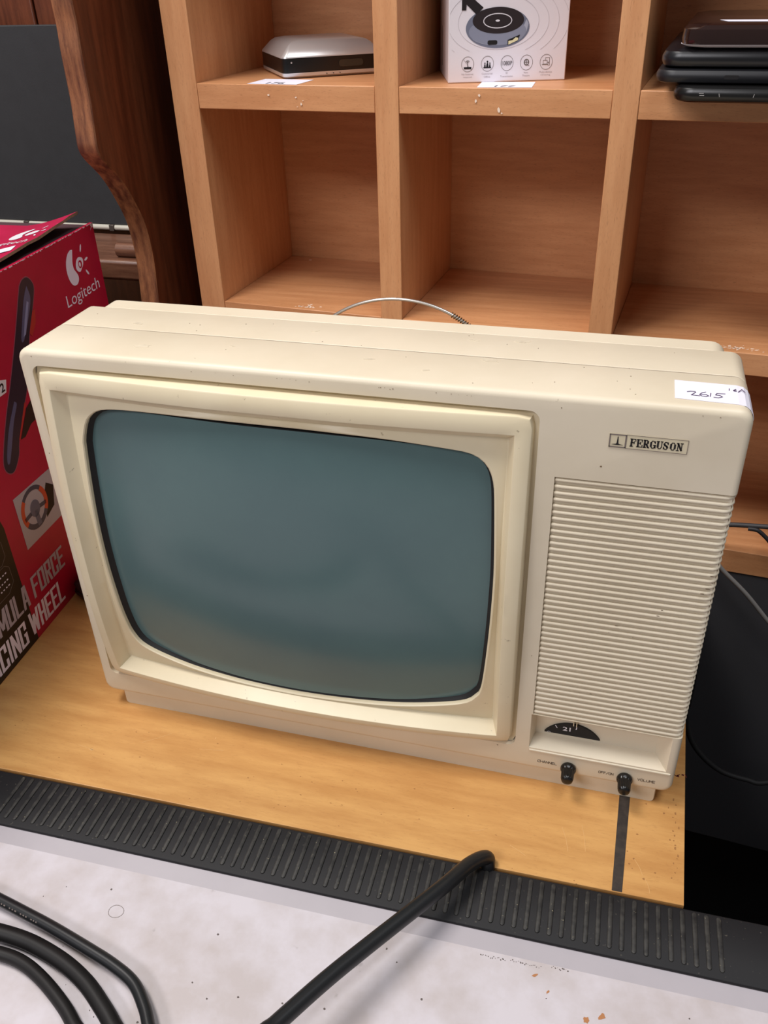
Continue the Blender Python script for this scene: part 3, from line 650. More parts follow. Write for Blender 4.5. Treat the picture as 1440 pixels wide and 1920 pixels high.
# white boxed gadget
dr = root('white_gadget_box', 'white printed gadget box standing in the upper middle pigeonhole', 'box', tuple(SH(V((0.27, 0.08, ZS)))))
d0, d1 = V((0.2218, 0.0239)), V((0.3169, 0.0597)); dl = (d1 - d0).length; du = (d1 - d0) / dl
def DB(v): return SH(V((d0.x + v.x * du.x - v.y * du.y, d0.y + v.x * du.y + v.y * du.x, ZS + 0.0002 + v.z)))
BXW, BXH = dl, 0.128
box('carton', (0, 0, 0), (BXW, 0.098, BXH), WHITECARD, dr, 0.0008, DB)
FB = Frame(DB(V((0, 0, 0))), DB(V((1, 0, 0))) - DB(V((0, 0, 0))), (0, 0, 1))
arcs = []
for k in range(9):
    rx = 0.034 + 0.0085 * k; e = [p for p in ell(0.042, 0.0455, rx, rx * 0.60, 90)]
    for a, b in zip(e, e[1:] + e[:1]):
        if all(0.001 < q[0] < BXW - .001 and 0.0235 < q[1] < BXH - .001 for q in (a, b)): arcs += stroke([a, b], 0.00028)
decal('printed_rings', FB, arcs, mat('pale_grey_ink', (202, 194, 200), rough=0.5), dr, h=0.00018)
gdg = decal('printed_gadget', FB, [ell(0.0415, 0.0413, 0.0269, 0.0152, 60)], mat('blue_grey_print', (112, 116, 134), rough=0.35), dr, h=0.0002)
decal('printed_shine', FB, [ell(0.0415, 0.0365, 0.0228, 0.0082, 40), [(0.0655, 0.047), (0.0675, 0.044), (0.066, 0.038), (0.0635, 0.0362), (0.0625, 0.040)]], mat('pale_blue_print', (164, 168, 184), rough=0.35), gdg, h=0.00032)
decal('printed_shade', FB, [ell(0.0415, 0.0385, 0.0243, 0.0100, 40)], mat('mid_blue_print', (134, 138, 156), rough=0.35), gdg, h=0.00034)
decal('printed_disc', FB, [ell(0.0418, 0.0468, 0.0216, 0.0098, 60)], mat('dark_print', (44, 36, 38), rough=0.3), gdg, h=0.00044)
decal('printed_light_ring', FB, stroke(ell(0.0413, 0.0465, 0.0118, 0.0053, 40), 0.0007, True) + [ell(0.0413, 0.0466, 0.0018, 0.0008, 12)], WHITEP, gdg, h=0.00056)
decal('printed_plug', FB, [[(0.0110, 0.0548), (0.0110, 0.0900), (0.0210, 0.0900), (0.0175, 0.0655), (0.0290, 0.0565), (0.0235, 0.0512), (0.0148, 0.0590), (0.0146, 0.0548)]], mat('black_print', (34, 28, 30), rough=0.35), gdg, h=0.00036)
decal('printed_port', FB, [rrect(0.0333, 0.0416, 0.0287, 0.0321, 0.0014, 4), [(0.0503, 0.0283), (0.0590, 0.0312), (0.0607, 0.0358), (0.0503, 0.0320)]], INK, gdg, h=0.0005)
decal('printed_port_face', FB, [[(0.0510, 0.0285), (0.0588, 0.0315), (0.0592, 0.0334), (0.0570, 0.0338), (0.0545, 0.0318), (0.0510, 0.0312)]], mat('cream_print', (220, 212, 170), rough=0.5), gdg, h=0.0006)
ic = []; icb = []
for i, ux_ in enumerate((0.0168, 0.0338, 0.0507, 0.0674, 0.0844)):
    ic += stroke(ell(ux_, 0.0144, 0.0053, 0.0058, 28), 0.00026, True)
x_ = 0.0168; ic += stroke([(x_ - .0036, .0180), (x_ + .0036, .0096)], .0002); icb += [[(x_ - .0032, .0106), (x_ + .0032, .0106), (x_ + .0032, .0122), (x_ - .0032, .0122)], [(x_ - .0002, .012), (x_ + .0002, .012), (x_ + .0002, .0160), (x_ - .0002, .0160)]]
for r in (.0009, .0016, .0023): ic += stroke(ell(x_, .0152, r, r * .9, 10, 40, 140), .00025)
x_ = 0.0338
for q, s_ in ((-.0021, .8), (0, 1.15), (.0021, .8)): icb += [ell(x_ + q, .0120 + .0034 * s_, .0006 * s_, .0008 * s_, 10), [(x_ + q - .0010 * s_, .0114), (x_ + q + .0010 * s_, .0114), (x_ + q + .0005 * s_, .0120 + .0025 * s_), (x_ + q - .0005 * s_, .0120 + .0025 * s_)]]
icb += [[(x_ - .0033, .0110), (x_ + .0033, .0110), (x_ + .0033, .0117), (x_ - .0033, .0117)]]
x_ = 0.0674; ic += stroke(ell(x_, .0146, .0019, .0022, 18), .0008, True) + stroke([(x_ - .0016, .0146), (x_ + .0016, .0146)], .0005) + stroke([(x_, .0128), (x_, .0164)], .0005) + stroke([(x_ + .0004, .0124), (x_ + .0024, .0120)], .0004)
x_ = 0.0844; ic += stroke([(x_ - .0026, .0128), (x_ - .0026, .0156), (x_ + .0008, .0156), (x_ + .0008, .0128)], .0003, True) + stroke([(x_ - .0034, .0124), (x_ + .0016, .0124)], .0005) + stroke([(x_ - .0008, .0156), (x_ - .0008, .0176), (x_ + .0028, .0176), (x_ + .0028, .0142), (x_ + .001, .0142)], .0003) + stroke([(x_ + .0016, .0118), (x_ + .0016, .0136), (x_ + .0030, .0136), (x_ + .0030, .0118)], .0002, True)
decal('printed_icons', FB, ic, GREYINK, dr, h=0.0002); decal('printed_symbols', FB, icb, INK, dr, h=0.0002)
text('printed_resolution', FB, '1080P', 0.0463, 0.0551, 0.0127, 0.0161, mat('dark_grey_ink', (62, 54, 58), rough=0.5), dr, h=0.0003)
cap = mat('caption_ink', (168, 158, 160), rough=0.6)
for x_, a_, b_ in ((0.0168, 'No Internet', 'required'), (0.0338, 'Commercial', 'Office'), (0.0507, 'HD', 'Transmission'), (0.0674, 'Home', 'Theatre'), (0.0844, 'Multi-device', 'mirroring')):
    for s_, z_ in ((a_, 0.0060), (b_, 0.0036)):
        w_ = 0.00046 * len(s_); text('printed_caption', FB, s_, x_ - w_, x_ + w_, z_, z_ + 0.0014, cap, dr, h=0.0002)
FBL = Frame(DB(V((0, 0.098, 0))), DB(V((0, 0, 0))) - DB(V((0, 1, 0))), (0, 0, 1))
decal('side_print', FBL, [[(0.030, 0.008), (0.033, 0.008), (0.033, 0.040), (0.030, 0.040)]], GREYINK, dr, h=0.0002)
# stack of four dark devices overhanging the shelf
stack = [('slim black device with chrome corner marks, lowest of the stack and overhanging the shelf', 0.4150, -0.0640, 0.4502, 0.0106, 0.008),
         ('thin matt black device second from the bottom of the stack', 0.4005, -0.0520, 0.4610, 0.0098, 0.007),
         ('thick rounded black device third from the bottom of the stack', 0.4030, -0.0500, 0.4710, 0.0120, 0.008),
         ('glossy dark device with a white underside and white label on top of the stack', 0.4150, -0.0550, 0.4840, 0.0160, 0.010)]
for i, (lb, s0, dd, z0, hh, rr) in enumerate(stack):
    r_ = root('stacked_device', lb, 'electronic device', tuple(SH(V((s0 + .07, dd + .1, z0)))), 'dark devices stacked in the upper right pigeonhole')
    f = lambda v, s0=s0, dd=dd, z0=z0: SH(V((s0 + v.x, dd + v.y, z0 + v.z)))
    mm = BLACKP if i in (0, 3) else mat('device_black', (24, 24, 28), rough=0.30 if i in (0, 2) else 0.42)
    e = hh * 0.36
    if i < 3:
        sl = [(0.0001, e), (e * .35, e * .3), (e, 0.0), (hh - e, 0.0), (hh - e * .3, e * .35), (hh - 0.0001, e * 1.1)]
        bdy = slab('casing', 0.148, 0.190, sl, mm, r_, f, 0.014)
        if i == 0:
            fr = Frame(f(V((0, 0, 0))), (cS, sS, 0), (0, 0, 1))
            decal('casing_marks', fr, stroke([(0.0185, .0066), (0.0215, .0066)], .0005) + stroke([(0.019, .0052), (0.022, .0052)], .0005) + stroke([(.0325, .0045), (.0320, .0065)], .0004) + stroke([(.055, .0045), (.0555, .0065)], .0004), SILVER, bdy, h=0.0003)
        if i == 1:
            fr = Frame(f(V((0, 0, 0))), (cS, sS, 0), (0, 0, 1)); decal('casing_notch', fr, [rrect(.048, .058, .0035, .0062, .001, 3)], INK, bdy, h=0.0003)
    else:
        slab('white_base', 0.142, 0.165, [(0.0001, 0.010), (0.0010, 0.003), (0.0024, 0.0)], WHITECARD, r_, f, 0.016)
        slab('glossy_body', 0.142, 0.165, [(0.0022, 0.0006), (0.0060, 0.0), (0.0120, 0.0006), (0.0145, 0.003), (0.0156, 0.010)], mat('dark_gloss_body', (38, 24, 22), rough=0.12), r_, f, 0.016)
        fr = Frame(f(V((0, 0, 0.0156))), (cS, sS, 0), (-sS, cS, 0)); decal('white_label', fr, [[(0.030, 0.020), (0.120, 0.012), (0.120, 0.034), (0.024, 0.036)]], PAPER, r_, h=0.0003)

# ------------------------------------------------------------------ red carton on the left
O_ = V((-0.1253, 0.308, 0)); e_ = V((0.0163, -0.312, 0)).normalized()
RB = Frame(O_, -e_, (0, 0, 1))  # u runs away from the viewer, so positions use u = -t
def RBp(t, z, d=0.0): return O_ + e_ * t + V((0, 0, z)) - RB.n * d
rc = root('red_carton', 'red and black printed cardboard carton for a racing wheel left of the television', 'box', tuple(RBp(0.2, 0, 0.1)))
TT, DP, HH = 0.44, 0.26, 0.3300
def cart_box(name, t0, t1, d0_, d1_, z0, z1, m, parent):
    vs = [RBp(t, z, d) for z in (z0, z1) for t, d in ((t0, d0_), (t1, d0_), (t1, d1_), (t0, d1_))]
    return link(name, vs, BF, m, parent)
th_ = 0.003
cart_box('side_wall', 0, TT, 0, th_, 0.0003, HH, RED, rc)
cart_box('side_wall', 0, TT, DP - th_, DP, 0.0003, HH, RED, rc)
cart_box('end_wall', 0, th_, th_, DP - th_, 0.0003, HH - 0.0045, RED, rc)
cart_box('end_wall', TT - th_, TT, th_, DP - th_, 0.0003, HH, RED, rc)
cart_box('base_board', th_, TT - th_, th_, DP - th_, 0.0003, 0.004, KRAFT, rc)
cart_box('inner_flap', 0.0005, TT - .004, 0.0032, 0.12, HH - 0.0042, HH - 0.0022, mat('inner_card', (74, 48, 54), rough=0.9), rc)
# torn bright rim along the top edge
rim = []
for k in range(90):
    t = TT * k / 90 * 0.75 + random.uniform(-.002, .002); rim.append([(-t, HH - random.uniform(.0004, .0013)), (-t - random.uniform(.001, .004), HH - random.uniform(.0003, .001)), (-t - .002, HH), (-t, HH)])
rim += [[(0, HH), (-.006, HH), (-.004, HH - .003), (-.0065, HH - .006), (-.003, HH - .0035), (0, HH - .005)]]
decal('torn_rim', RB, rim, mat('torn_white_edge', (214, 196, 205), rough=0.9), rc, h=0.0002)
# raised lid, curling up at the near right corner
vs, fs = [], []; nt, nd = 28, 16
def lidz(t, d):
    k = max(0, 1 - t / 0.20); kk = max(0, 1 - d / 0.055)
    return HH - 0.0012 + 0.0125 * (k ** 0.9) * (kk ** 1.4) + 0.0022 * kk + 0.0006 * math.sin(t * 60) * kk
for dz in (0.0, -0.0026):
    for i in range(nt + 1):
        for j in range(nd + 1):
            d = 0.0055 + (DP - 0.0125) * (j / nd) ** 1.6; t = 0.012 + (TT - 0.018) * i / nt + 0.012 * min(1, d * 20) * (1 - i / nt)
            if j == 0: d += 0.0012 * math.sin(i * 2.3)
            vs.append(RBp(t, lidz(t, d) + dz + 0.0026, d))
M_ = (nt + 1) * (nd + 1); ix = lambda i, j: i * (nd + 1) + j
for i in range(nt):
    for j in range(nd): fs += [(ix(i, j), ix(i + 1, j), ix(i + 1, j + 1), ix(i, j + 1)), tuple(M_ + q for q in (ix(i, j), ix(i, j + 1), ix(i + 1, j + 1), ix(i + 1, j)))]
rimf = []
for i in range(nt): rimf += [(ix(i, 0), M_ + ix(i, 0), M_ + ix(i + 1, 0), ix(i + 1, 0)), (ix(i, nd), ix(i + 1, nd), M_ + ix(i + 1, nd), M_ + ix(i, nd))]
for j in range(nd): rimf += [(ix(0, j), ix(0, j + 1), M_ + ix(0, j + 1), M_ + ix(0, j)), (ix(nt, j), M_ + ix(nt, j), M_ + ix(nt, j + 1), ix(nt, j + 1))]
nf = len(fs); lid = link('lid_flap', vs, fs + rimf, PINKRED, rc, smooth=True, angle=40); lid.data.materials.append(KRAFT)
lid['label'] = 'faded red lid flap with one corner curled up'
for p in lid.data.polygons:
    if p.normal.z < 0.3: p.material_index = 1
# prints on the right side: u = -t
def U(l): return [(-t, z) for t, z in l]
def gadget_logo(tr):
    """crescent, eye and rays"""
    cres = [(.0462, .3160), (.0500, .3166), (.0560, .3140), (.0605, .3085), (.0628, .3010), (.0620, .2930), (.0590, .2870), (.0545, .2838), (.0490, .2838), (.0455, .2868), (.0450, .2905), (.0468, .2940), (.0500, .2985), (.0505, .3040), (.0485, .3100)]
    eye = [(.0355, .3060), (.0390, .3065), (.0430, .3045), (.0455, .3005), (.0455, .2968), (.0430, .2940), (.0395, .2930), (.0365, .2950), (.0330, .2975), (.0312, .3010), (.0320, .3042)]
    rays = [ell(.0312, .3135, .0011, .0038, 12, rot=28), ell(.0252, .3013, .0012, .0032, 12, rot=78), ell(.0275, .2888, .0012, .0037, 12, rot=142)]
    rnd = lambda l: [(p.x, p.y) for p in spline([(a, b, 0) for a, b in l + l[:1]], 3)][:-1]
    pp = [rnd(cres), rnd(eye)] + rays
    return [[tr(a, b) for a, b in q] for q in pp]
emb = decal('printed_emblem', RB, gadget_logo(lambda a, b: (-a, b)), PRINTLILAC, rc, h=0.0003)
decal('printed_emblem_eye', RB, [ell(-.0378, .2998, .0034, .0038, 20)], RED, emb, h=0.0005)
decal('printed_emblem_glint', RB, [ell(-.0388, .2998, .0016, .0022, 14)], PRINTLILAC, emb, h=0.0007)
text('printed_wordmark', RB, 'Logitech', -0.0742, -0.0105, 0.2643, 0.2795, PRINTLILAC, rc, h=0.0003)
decal('printed_black_field', RB, [[(-TT + .0005, .0006), (-.2472, .0006), (-.2476, .128), (-.2500, .1375), (-.262, .150), (-TT + .0005, .150)]], BLACKCARD, rc, h=0.0002)
decal('printed_outline', RB, stroke(U([(.33, .1235), (.262, .1235), (.2570, .1190), (.2570, .1040), (.2640, .0985), (.33, .0985)]), .0003) + stroke(U([(.33, .0965), (.262, .0965), (.2565, .0920), (.2562, .0760), (.2660, .0690), (.33, .0690)]), .0003), GREYINK, rc, h=0.0003)
tl = []
for r0 in (.089, .082, .076):
    for k in range(12): tl.append([(-(.2620 + .004 * k), r0), (-(.2620 + .004 * k) - .0026 * random.uniform(.5, 1), r0), (-(.2620 + .004 * k) - .002, r0 + .0012), (-(.2620 + .004 * k), r0 + .0012)])
decal('printed_small_text', RB, tl, PRINTLILAC, rc, h=0.0003)
BLK = {'F': [[(0, 0), (0, 1), (1, 1)], [(0, .52), (.8, .52)]], 'O': [[(0, 0), (0, 1), (1, 1), (1, 0), (0, 0)]], 'R': [[(0, 0), (0, 1), (1, 1), (1, .55), (0, .48)], [(.45, .50), (1, 0)]],
       'C': [[(1, .72), (1, 1), (0, 1), (0, 0), (1, 0), (1, .28)]], 'E': [[(1, 0), (0, 0), (0, 1), (1, 1)], [(0, .52), (.8, .52)]], 'M': [[(0, 0), (0, 1), (.5, .2), (1, 1), (1, 0)]],
       'U': [[(0, 1), (0, 0), (1, 0), (1, 1)]], 'L': [[(0, 1), (0, 0), (1, 0)]], 'A': [[(0, 0), (.35, 1), (.65, 1), (1, 0)], [(.15, .3), (.85, .3)]], 'W': [[(0, 1), (.22, 0), (.5, .8), (.78, 0), (1, 1)]],
       'H': [[(0, 0), (0, 1)], [(1, 0), (1, 1)], [(0, .5), (1, .5)]], 'I': [[(.5, 0), (.5, 1)]], 'N': [[(0, 0), (0, 1), (1, 0), (1, 1)]], 'G': [[(1, .72), (1, 1), (0, 1), (0, 0), (1, 0), (1, .45), (.6, .45)]]}
def block(name, word, x0, x1, z0, z1, w, m, wide=None):
    """heavy condensed capitals leaning slightly, each kept to its own cell"""
    rel = [{'I': 0.45, 'M': 1.35, 'W': 1.5}.get(c, 1.0) for c in word]; gap = 0.10
    unit = (x1 - x0) / (sum(rel) + gap * (len(word) - 1)); x = x0; h = z1 - z0; pol = []
    for ch, r in zip(word, rel):
        cw = unit * r - w; ch_h = h - w * 0.8
        for l in BLK[ch]:
            P = [(x + w / 2 + a * cw, z0 + w * 0.4 + b * ch_h) for a, b in l]
            for p0, p1 in zip(P, P[1:]):
                ver = abs(p1[1] - p0[1]) > abs(p1[0] - p0[0]); t = w if ver else w * 0.8
                if ver: q = [(p0[0] - t / 2, p0[1] - (w * .4 if p0[1] < p1[1] else -w * .4)), (p0[0] + t / 2, p0[1] - (w * .4 if p0[1] < p1[1] else -w * .4)), (p1[0] + t / 2, p1[1] + (w * .4 if p0[1] < p1[1] else -w * .4)), (p1[0] - t / 2, p1[1] + (w * .4 if p0[1] < p1[1] else -w * .4))]
                else: q = [(min(p0[0], p1[0]) - w / 2 * (min(p0[0], p1[0]) < x + w), (p0[1] if p0[0] < p1[0] else p1[1]) - t / 2), (max(p0[0], p1[0]) + w / 2, (p1[1] if p0[0] < p1[0] else p0[1]) - t / 2), (max(p0[0], p1[0]) + w / 2, (p1[1] if p0[0] < p1[0] else p0[1]) + t / 2), (min(p0[0], p1[0]) - w / 2 * (min(p0[0], p1[0]) < x + w), (p0[1] if p0[0] < p1[0] else p1[1]) + t / 2)]
                pol.append([(a + (b - z0) * 0.06, b) for a, b in q])
        x += unit * (r + gap)
    vs, fs = [], []
    for k, q in enumerate(pol):   # one flat layer per stroke, stacked by a hair so that none coincide
        n0 = len(vs); vs += [RB.p(a, b, 0.0003 + k * 2e-6) for a, b in q]; fs.append(tuple(range(n0, n0 + 4)))
    return link(name, vs, fs, m, rc)
block('printed_title', 'FORCE', -.2364, -.1800, .0400, .0630, .0035, PRINTGREY)
block('printed_title', 'FORMULA', -.3300, -.2436, .0390, .0630, .0035, PRINTGREY)
block('printed_title', 'WHEEL', -.2540, -.1932, .0079, .0325, .0036, PRINTLILAC)
block('printed_title', 'RACING', -.3300, -.2605, .0066, .0316, .0036, PRINTLILAC)
# big picture of a dark wheel rim
arc_o = [(.1397, .3108), (.1475, .2985), (.1552, .2859), (.1698, .2631), (.1876, .2371), (.2032, .2158), (.2187, .1908), (.2242, .1773), (.2213, .1692), (.2131, .1667), (.2018, .1763), (.1958, .1877), (.1761, .2137), (.1640, .2290), (.1424, .2688), (.1305, .2854), (.1203, .302), (.1213, .3096), (.1268, .3147), (.1340, .3145)]
arc_o = [(p.x, p.y) for p in spline([(a, b, 0) for a, b in arc_o + arc_o[:1]], 4)][:-1]
halo = []
for i, (a, b) in enumerate(arc_o):
    q0, q1 = arc_o[i - 1], arc_o[(i + 1) % len(arc_o)]; dv = V((q1[0] - q0[0], q1[1] - q0[1])).normalized(); halo.append((a + dv.y * -0.0010, b + dv.x * 0.0010))
pic = decal('printed_wheel_rim', RB, [U(halo)], mat('lilac_outline_print', (150, 70, 90), rough=0.4), rc, h=0.0002)
decal('printed_rim_dark', RB, [U(arc_o)], mat('slate_print', (36, 32, 52), rough=0.3), pic, h=0.0003)
hl = [(.1300, .3080), (.1390, .2980), (.1500, .2790), (.1560, .2680), (.1530, .2660), (.1400, .2800), (.1290, .2960)]
hl2 = [(.188, .2230), (.2035, .2060), (.2150, .1880), (.2190, .1780), (.2160, .1765), (.2080, .1880), (.1960, .2070), (.1860, .2190)]
sm = lambda l: [(p.x, p.y) for p in spline([(a, b, 0) for a, b in l + l[:1]], 4)][:-1]
decal('printed_rim_shine', RB, [U(sm(hl)), U(sm(hl2))], mat('slate_blue_print', (86, 90, 124), rough=0.3), pic, h=0.0004)
decal('printed_rim_glint', RB, [U([(.1350, .2960), (.1440, .2830), (.1520, .2690), (.1480, .2700), (.1385, .2850), (.1330, .2940)])], mat('pale_slate_print', (136, 142, 180), rough=0.3), pic, h=0.0005)
decal('printed_orange_grip', RB, [U([(.1259, .2860), (.1305, .2854), (.1424, .2688), (.1396, .2652), (.1300, .2740)]), U([(.1958, .1886), (.1940, .1880), (.1735, .2130), (.1749, .2160)])], mat('orange_red_print', (178, 48, 44), rough=0.4), pic, h=0.00045)
decal('printed_dark_area', RB, [U([(.1930, .1878), (.1745, .2100), (.150, .2200), (.150, .1960), (.1734, .1940), (.1860, .1870)])], mat('dark_plum_print', (30, 20, 26), rough=0.4), pic, h=0.0003)  # dark area of the print beside the orange grip
decal('printed_number_patch', RB, [U([(.2080, .2350), (.1947, .2350), (.1905, .2450), (.1990, .2480), (.2080, .2480)])], WHITEP, rc, h=0.0003)
text('printed_number', RB, '2', -.2010, -.1955, .2370, .2450, INK, rc, bold=0.02, h=0.0005)
pp = decal('printed_photo', RB, [U([(.2262, .0895), (.1500, .0895), (.1500, .1420), (.2262, .1440)])], mat('pale_photo_print', (176, 168, 172), rough=0.4), rc, h=0.0003)
def ringp(c0, c1, ro, ri, a0, a1, n=20): return [(-(c0 + ro * math.cos(math.radians(a0 + (a1 - a0) * k / n))), c1 + ro * math.sin(math.radians(a0 + (a1 - a0) * k / n))) for k in range(n + 1)] + [(-(c0 + ri * math.cos(math.radians(a1 - (a1 - a0) * k / n))), c1 + ri * math.sin(math.radians(a1 - (a1 - a0) * k / n))) for k in range(n + 1)]
C0, C1 = .2005, .1205
decal('printed_wheel_base', RB, [U([(.1870, .1010), (.1720, .1060), (.1660, .1250), (.1760, .1330), (.1850, .1200)])], INK, pp, h=0.0004)
decal('printed_wheel_dark', RB, [ringp(C0, C1, .0212, .0170, 45, 135), ringp(C0, C1, .0212, .0160, 215, 325)] + stroke([(-(C0 + .017), C1 - .004), (-C0, C1 - .002)], .004) + stroke([(-(C0 - .017), C1 - .004), (-C0, C1 - .002)], .004), mat('grey_blue_print', (66, 66, 82), rough=0.4), pp, h=0.0005)
decal('printed_wheel_orange', RB, [ringp(C0, C1, .0212, .0160, 135, 215), ringp(C0, C1, .0212, .0160, -35, 45)], mat('orange_print', (196, 74, 44), rough=0.4), pp, h=0.0005)
decal('printed_wheel_hub', RB, [ell(-C0, C1 - .001, .0075, .0085, 24)] + stroke([(-C0, C1 - .004), (-(C0 - .001), C1 - .018)], .006) , mat('slate_hub_print', (96, 98, 116), rough=0.4), pp, h=0.0006)
# prints on the lid
LZ = HH + 0.0045
def lid_print(name, polys, m, hh=0.0004):
    vs, fs = [], []
    for poly in polys:
        k = len(vs); n = len(poly)
        for (t, d) in poly: vs.append(RBp(t, lidz(t, d) + 0.0026 + hh, d))
        fs.append(tuple(range(k, k + n)))
    return link(name, vs, fs, m, lid)
lid_print('lid_emblem', gadget_logo(lambda a, b: (0.082 - (b - 0.284) * 1.0, 0.013 + (a - 0.025) * 0.85)), WHITEP)
def lid_text(s, t0, t1, da, db):
    fr = Frame((0, 0, 0), (1, 0, 0), (0, 1, 0)); o = text('tmp', fr, s, 0, 1, 0, 1, WHITEP, None)
    vs = [RBp(t0 + (t1 - t0) * v.co.y, lidz(t0 + (t1 - t0) * v.co.y, da + (db - da) * v.co.x) + 0.0031, da + (db - da) * v.co.x) for v in o.data.vertices]
    fs = [tuple(p.vertices) for p in o.data.polygons]; bpy.data.objects.remove(o); link('lid_wordmark', vs, fs, WHITEP, lid)
lid_text('Logitech', 0.104, 0.090, 0.052, 0.011)
lid_print('lid_label', [[(0.110, 0.014), (0.126, 0.009), (0.156, 0.050), (0.136, 0.052)]], PAPER)

# ------------------------------------------------------------------ dark bench behind the carton
bn = root('carved_bench', 'dark stained wooden bench with a curved, worn end panel left of the shelving', 'bench', (-0.09, 0.42, -0.75))
PR = [(0.2745, 0.75), (0.2747, 0.5600), (0.2747, 0.5214), (0.2755, 0.5031), (0.2742, 0.4809), (0.2742, 0.4459), (0.2717, 0.4189), (0.2711, 0.4056), (0.2773, 0.3954), (0.2994, 0.3750), (0.3162, 0.3512), (0.3299, 0.3237), (0.3345, 0.2891), (0.3310, 0.2501), (0.3250, 0.20), (0.3200, 0.15), (0.3180, 0.08), (0.3180, -0.75)]
sp = spline([(0, a, b) for a, b in PR], 6); prof = [(p.y, p.z) for p in sp]
for k in range(len(prof)):
    if prof[k][0] < 0.3155 and prof[k][1] < 0.03: prof[k] = (0.3155, prof[k][1])
full = [(max(y, 0.0), z) for y, z in prof] + [(0.62, -0.75), (0.62, 0.75)]
n = len(full); x1b, x0b = -0.080, -0.1005
e = 0.0012
vs = [V((x1b, y + (e if i < n - 2 else 0), z)) for i, (y, z) in enumerate(full)] + [V((x1b - e, y, z)) for y, z in full] + [V((x0b + e, y, z)) for y, z in full] + [V((x0b, y + (e if i < n - 2 else 0), z)) for i, (y, z) in enumerate(full)]
fs = [tuple(range(n)), tuple(3 * n + i for i in range(n))]
for k in range(3): fs += [(k * n + i, k * n + (i + 1) % n, (k + 1) * n + (i + 1) % n, (k + 1) * n + i) for i in range(n)]
ep = link('end_panel', vs, fs, DARKW, bn, smooth=True, angle=30)
ep.data.materials.append(WORNW)
for p in ep.data.polygons:
    c0 = p.center + ORG[ep.name]
    if p.normal.y < -0.25 and c0.z > -0.2 and abs(p.normal.x) < 0.9: p.material_index = 1
box('seat_rail', (-0.80, 0.42, 0.2326), (-0.112, 0.529, 0.2563), DARKW_H, bn, 0.004, seg=3)
tube('turned_peg', [(-0.185, 0.438, 0.2640), (-0.180, 0.438, 0.2640), (-0.165, 0.438, 0.2640), (-0.1015, 0.438, 0.2640)], lambda t: 0.0085 if t > 0.08 else 0.0045, DARKW_H, bn)
box('back_board', (-0.80, 0.570, -0.75), (-0.3215, 0.590, 0.75), DARKW, bn, 0.002)
box('back_board', (-0.3185, 0.570, -0.75), (-0.1015, 0.590, 0.75), DARKW, bn, 0.002)
# charcoal board resting on the seat rail
bo = root('charcoal_board', 'flat charcoal board with a metal trim standing on the bench', 'board', (-0.45, 0.54, 0.2563))
box('board_face', (-0.80, 0.534, 0.2655), (-0.1035, 0.545, 0.4885), CHAR, bo, 0.001)
tube('metal_trim', [(-0.80, 0.534, 0.2620), (-0.5, 0.534, 0.2620), (-0.1035, 0.534, 0.2620)], 0.0034, CHROME, bo, n=2)
boxes('trim_joint', [((x_, 0.5295, 0.2580), (x_ + 0.007, 0.538, 0.2660)) for x_ in (-0.2500, -0.3750)], mat('dull_metal_joint', (96, 88, 82), rough=0.5, metal=0.6), bo, bev=0.0008)
# crumpled dark pouch on the table behind the television
pv = root('leather_pouch', 'crumpled dark brown leather pouch on the table between carton and television', 'pouch', (-0.075, 0.15, 0))
bm = bmesh.new(); bmesh.ops.create_icosphere(bm, subdivisions=4, radius=1)
vs = []
for v in bm.verts:
    p = v.co.copy(); nn = noise.noise(p * 2.3) * 0.22 + noise.noise(p * 6) * 0.08; p *= 1 + nn
    p = V([math.copysign(abs(c) ** 0.6, c) for c in p]); q = V((-0.0815 + p.x * 0.0305, 0.1415 + p.y * 0.0235, 0.0125 + p.z * 0.0135)); q.z = max(q.z, 0.0004); vs.append(q)
fs = [tuple(v.index for v in f.verts) for f in bm.faces]; bm.free()
link('pouch_body', vs, fs, mat('brown_leather', (46, 28, 26), rough=0.45, noise_amt=0.4, nscale=60, bump=0.4, bscale=250), pv, smooth=True, angle=80)
tube('pouch_seam', [(-0.108, 0.124, 0.010), (-0.095, 0.1175, 0.014), (-0.075, 0.117, 0.014), (-0.055, 0.122, 0.011)], 0.0012, mat('dark_stitching', (28, 16, 15), rough=0.6), pv, seg=8)

# ------------------------------------------------------------------ cables
def cable(name, label, pts, r, m, seg=16):
    return tagit(tube(name, pts, r, m, None, seg=seg, loc=pts[len(pts) // 2]), label, 'cable')
cA = cable('thick_cable', 'thick black cable arching over the ribbed strip and hooking down behind it',
      [(0.3480, -0.0835, -0.060), (0.3478, -0.0835, -0.020), (0.3474, -0.0820, 0.000), (0.3459, -0.0803, 0.0085), (0.3361, -0.0947, 0.017), (0.3228, -0.1206, 0.024), (0.2898, -0.1724, 0.031), (0.2697, -0.2055, 0.036), (0.2523, -0.2378, 0.041), (0.2437, -0.2553, 0.044), (0.215, -0.33, 0.044), (0.16, -0.42, 0.040), (0.10, -0.50, 0.0030)], 0.0051, CABLE)
B_ = [(-0.12, -0.20, 0.0020), (-0.05, -0.1860, 0.004), (0.0074, -0.1886, 0.005), (0.0269, -0.1917, 0.005), (0.0511, -0.1962, 0.005), (0.0748, -0.2009, 0.005), (0.1062, -0.2083, 0.005), (0.1274, -0.2139, 0.005), (0.1454, -0.2210, 0.005), (0.1589, -0.2323, 0.005), (0.1667, -0.2414, 0.005), (0.1745, -0.2521, 0.005), (0.184, -0.285, 0.004), (0.180, -0.33, 0.0020)]
cB = cable('printed_cable', 'thin dark cable with faint pale printing, furthest of the three curves lower left', B_, 0.0040, CABLE)
pr = []
path = spline([V(p) for p in B_], 10)
vs, fs = [], []
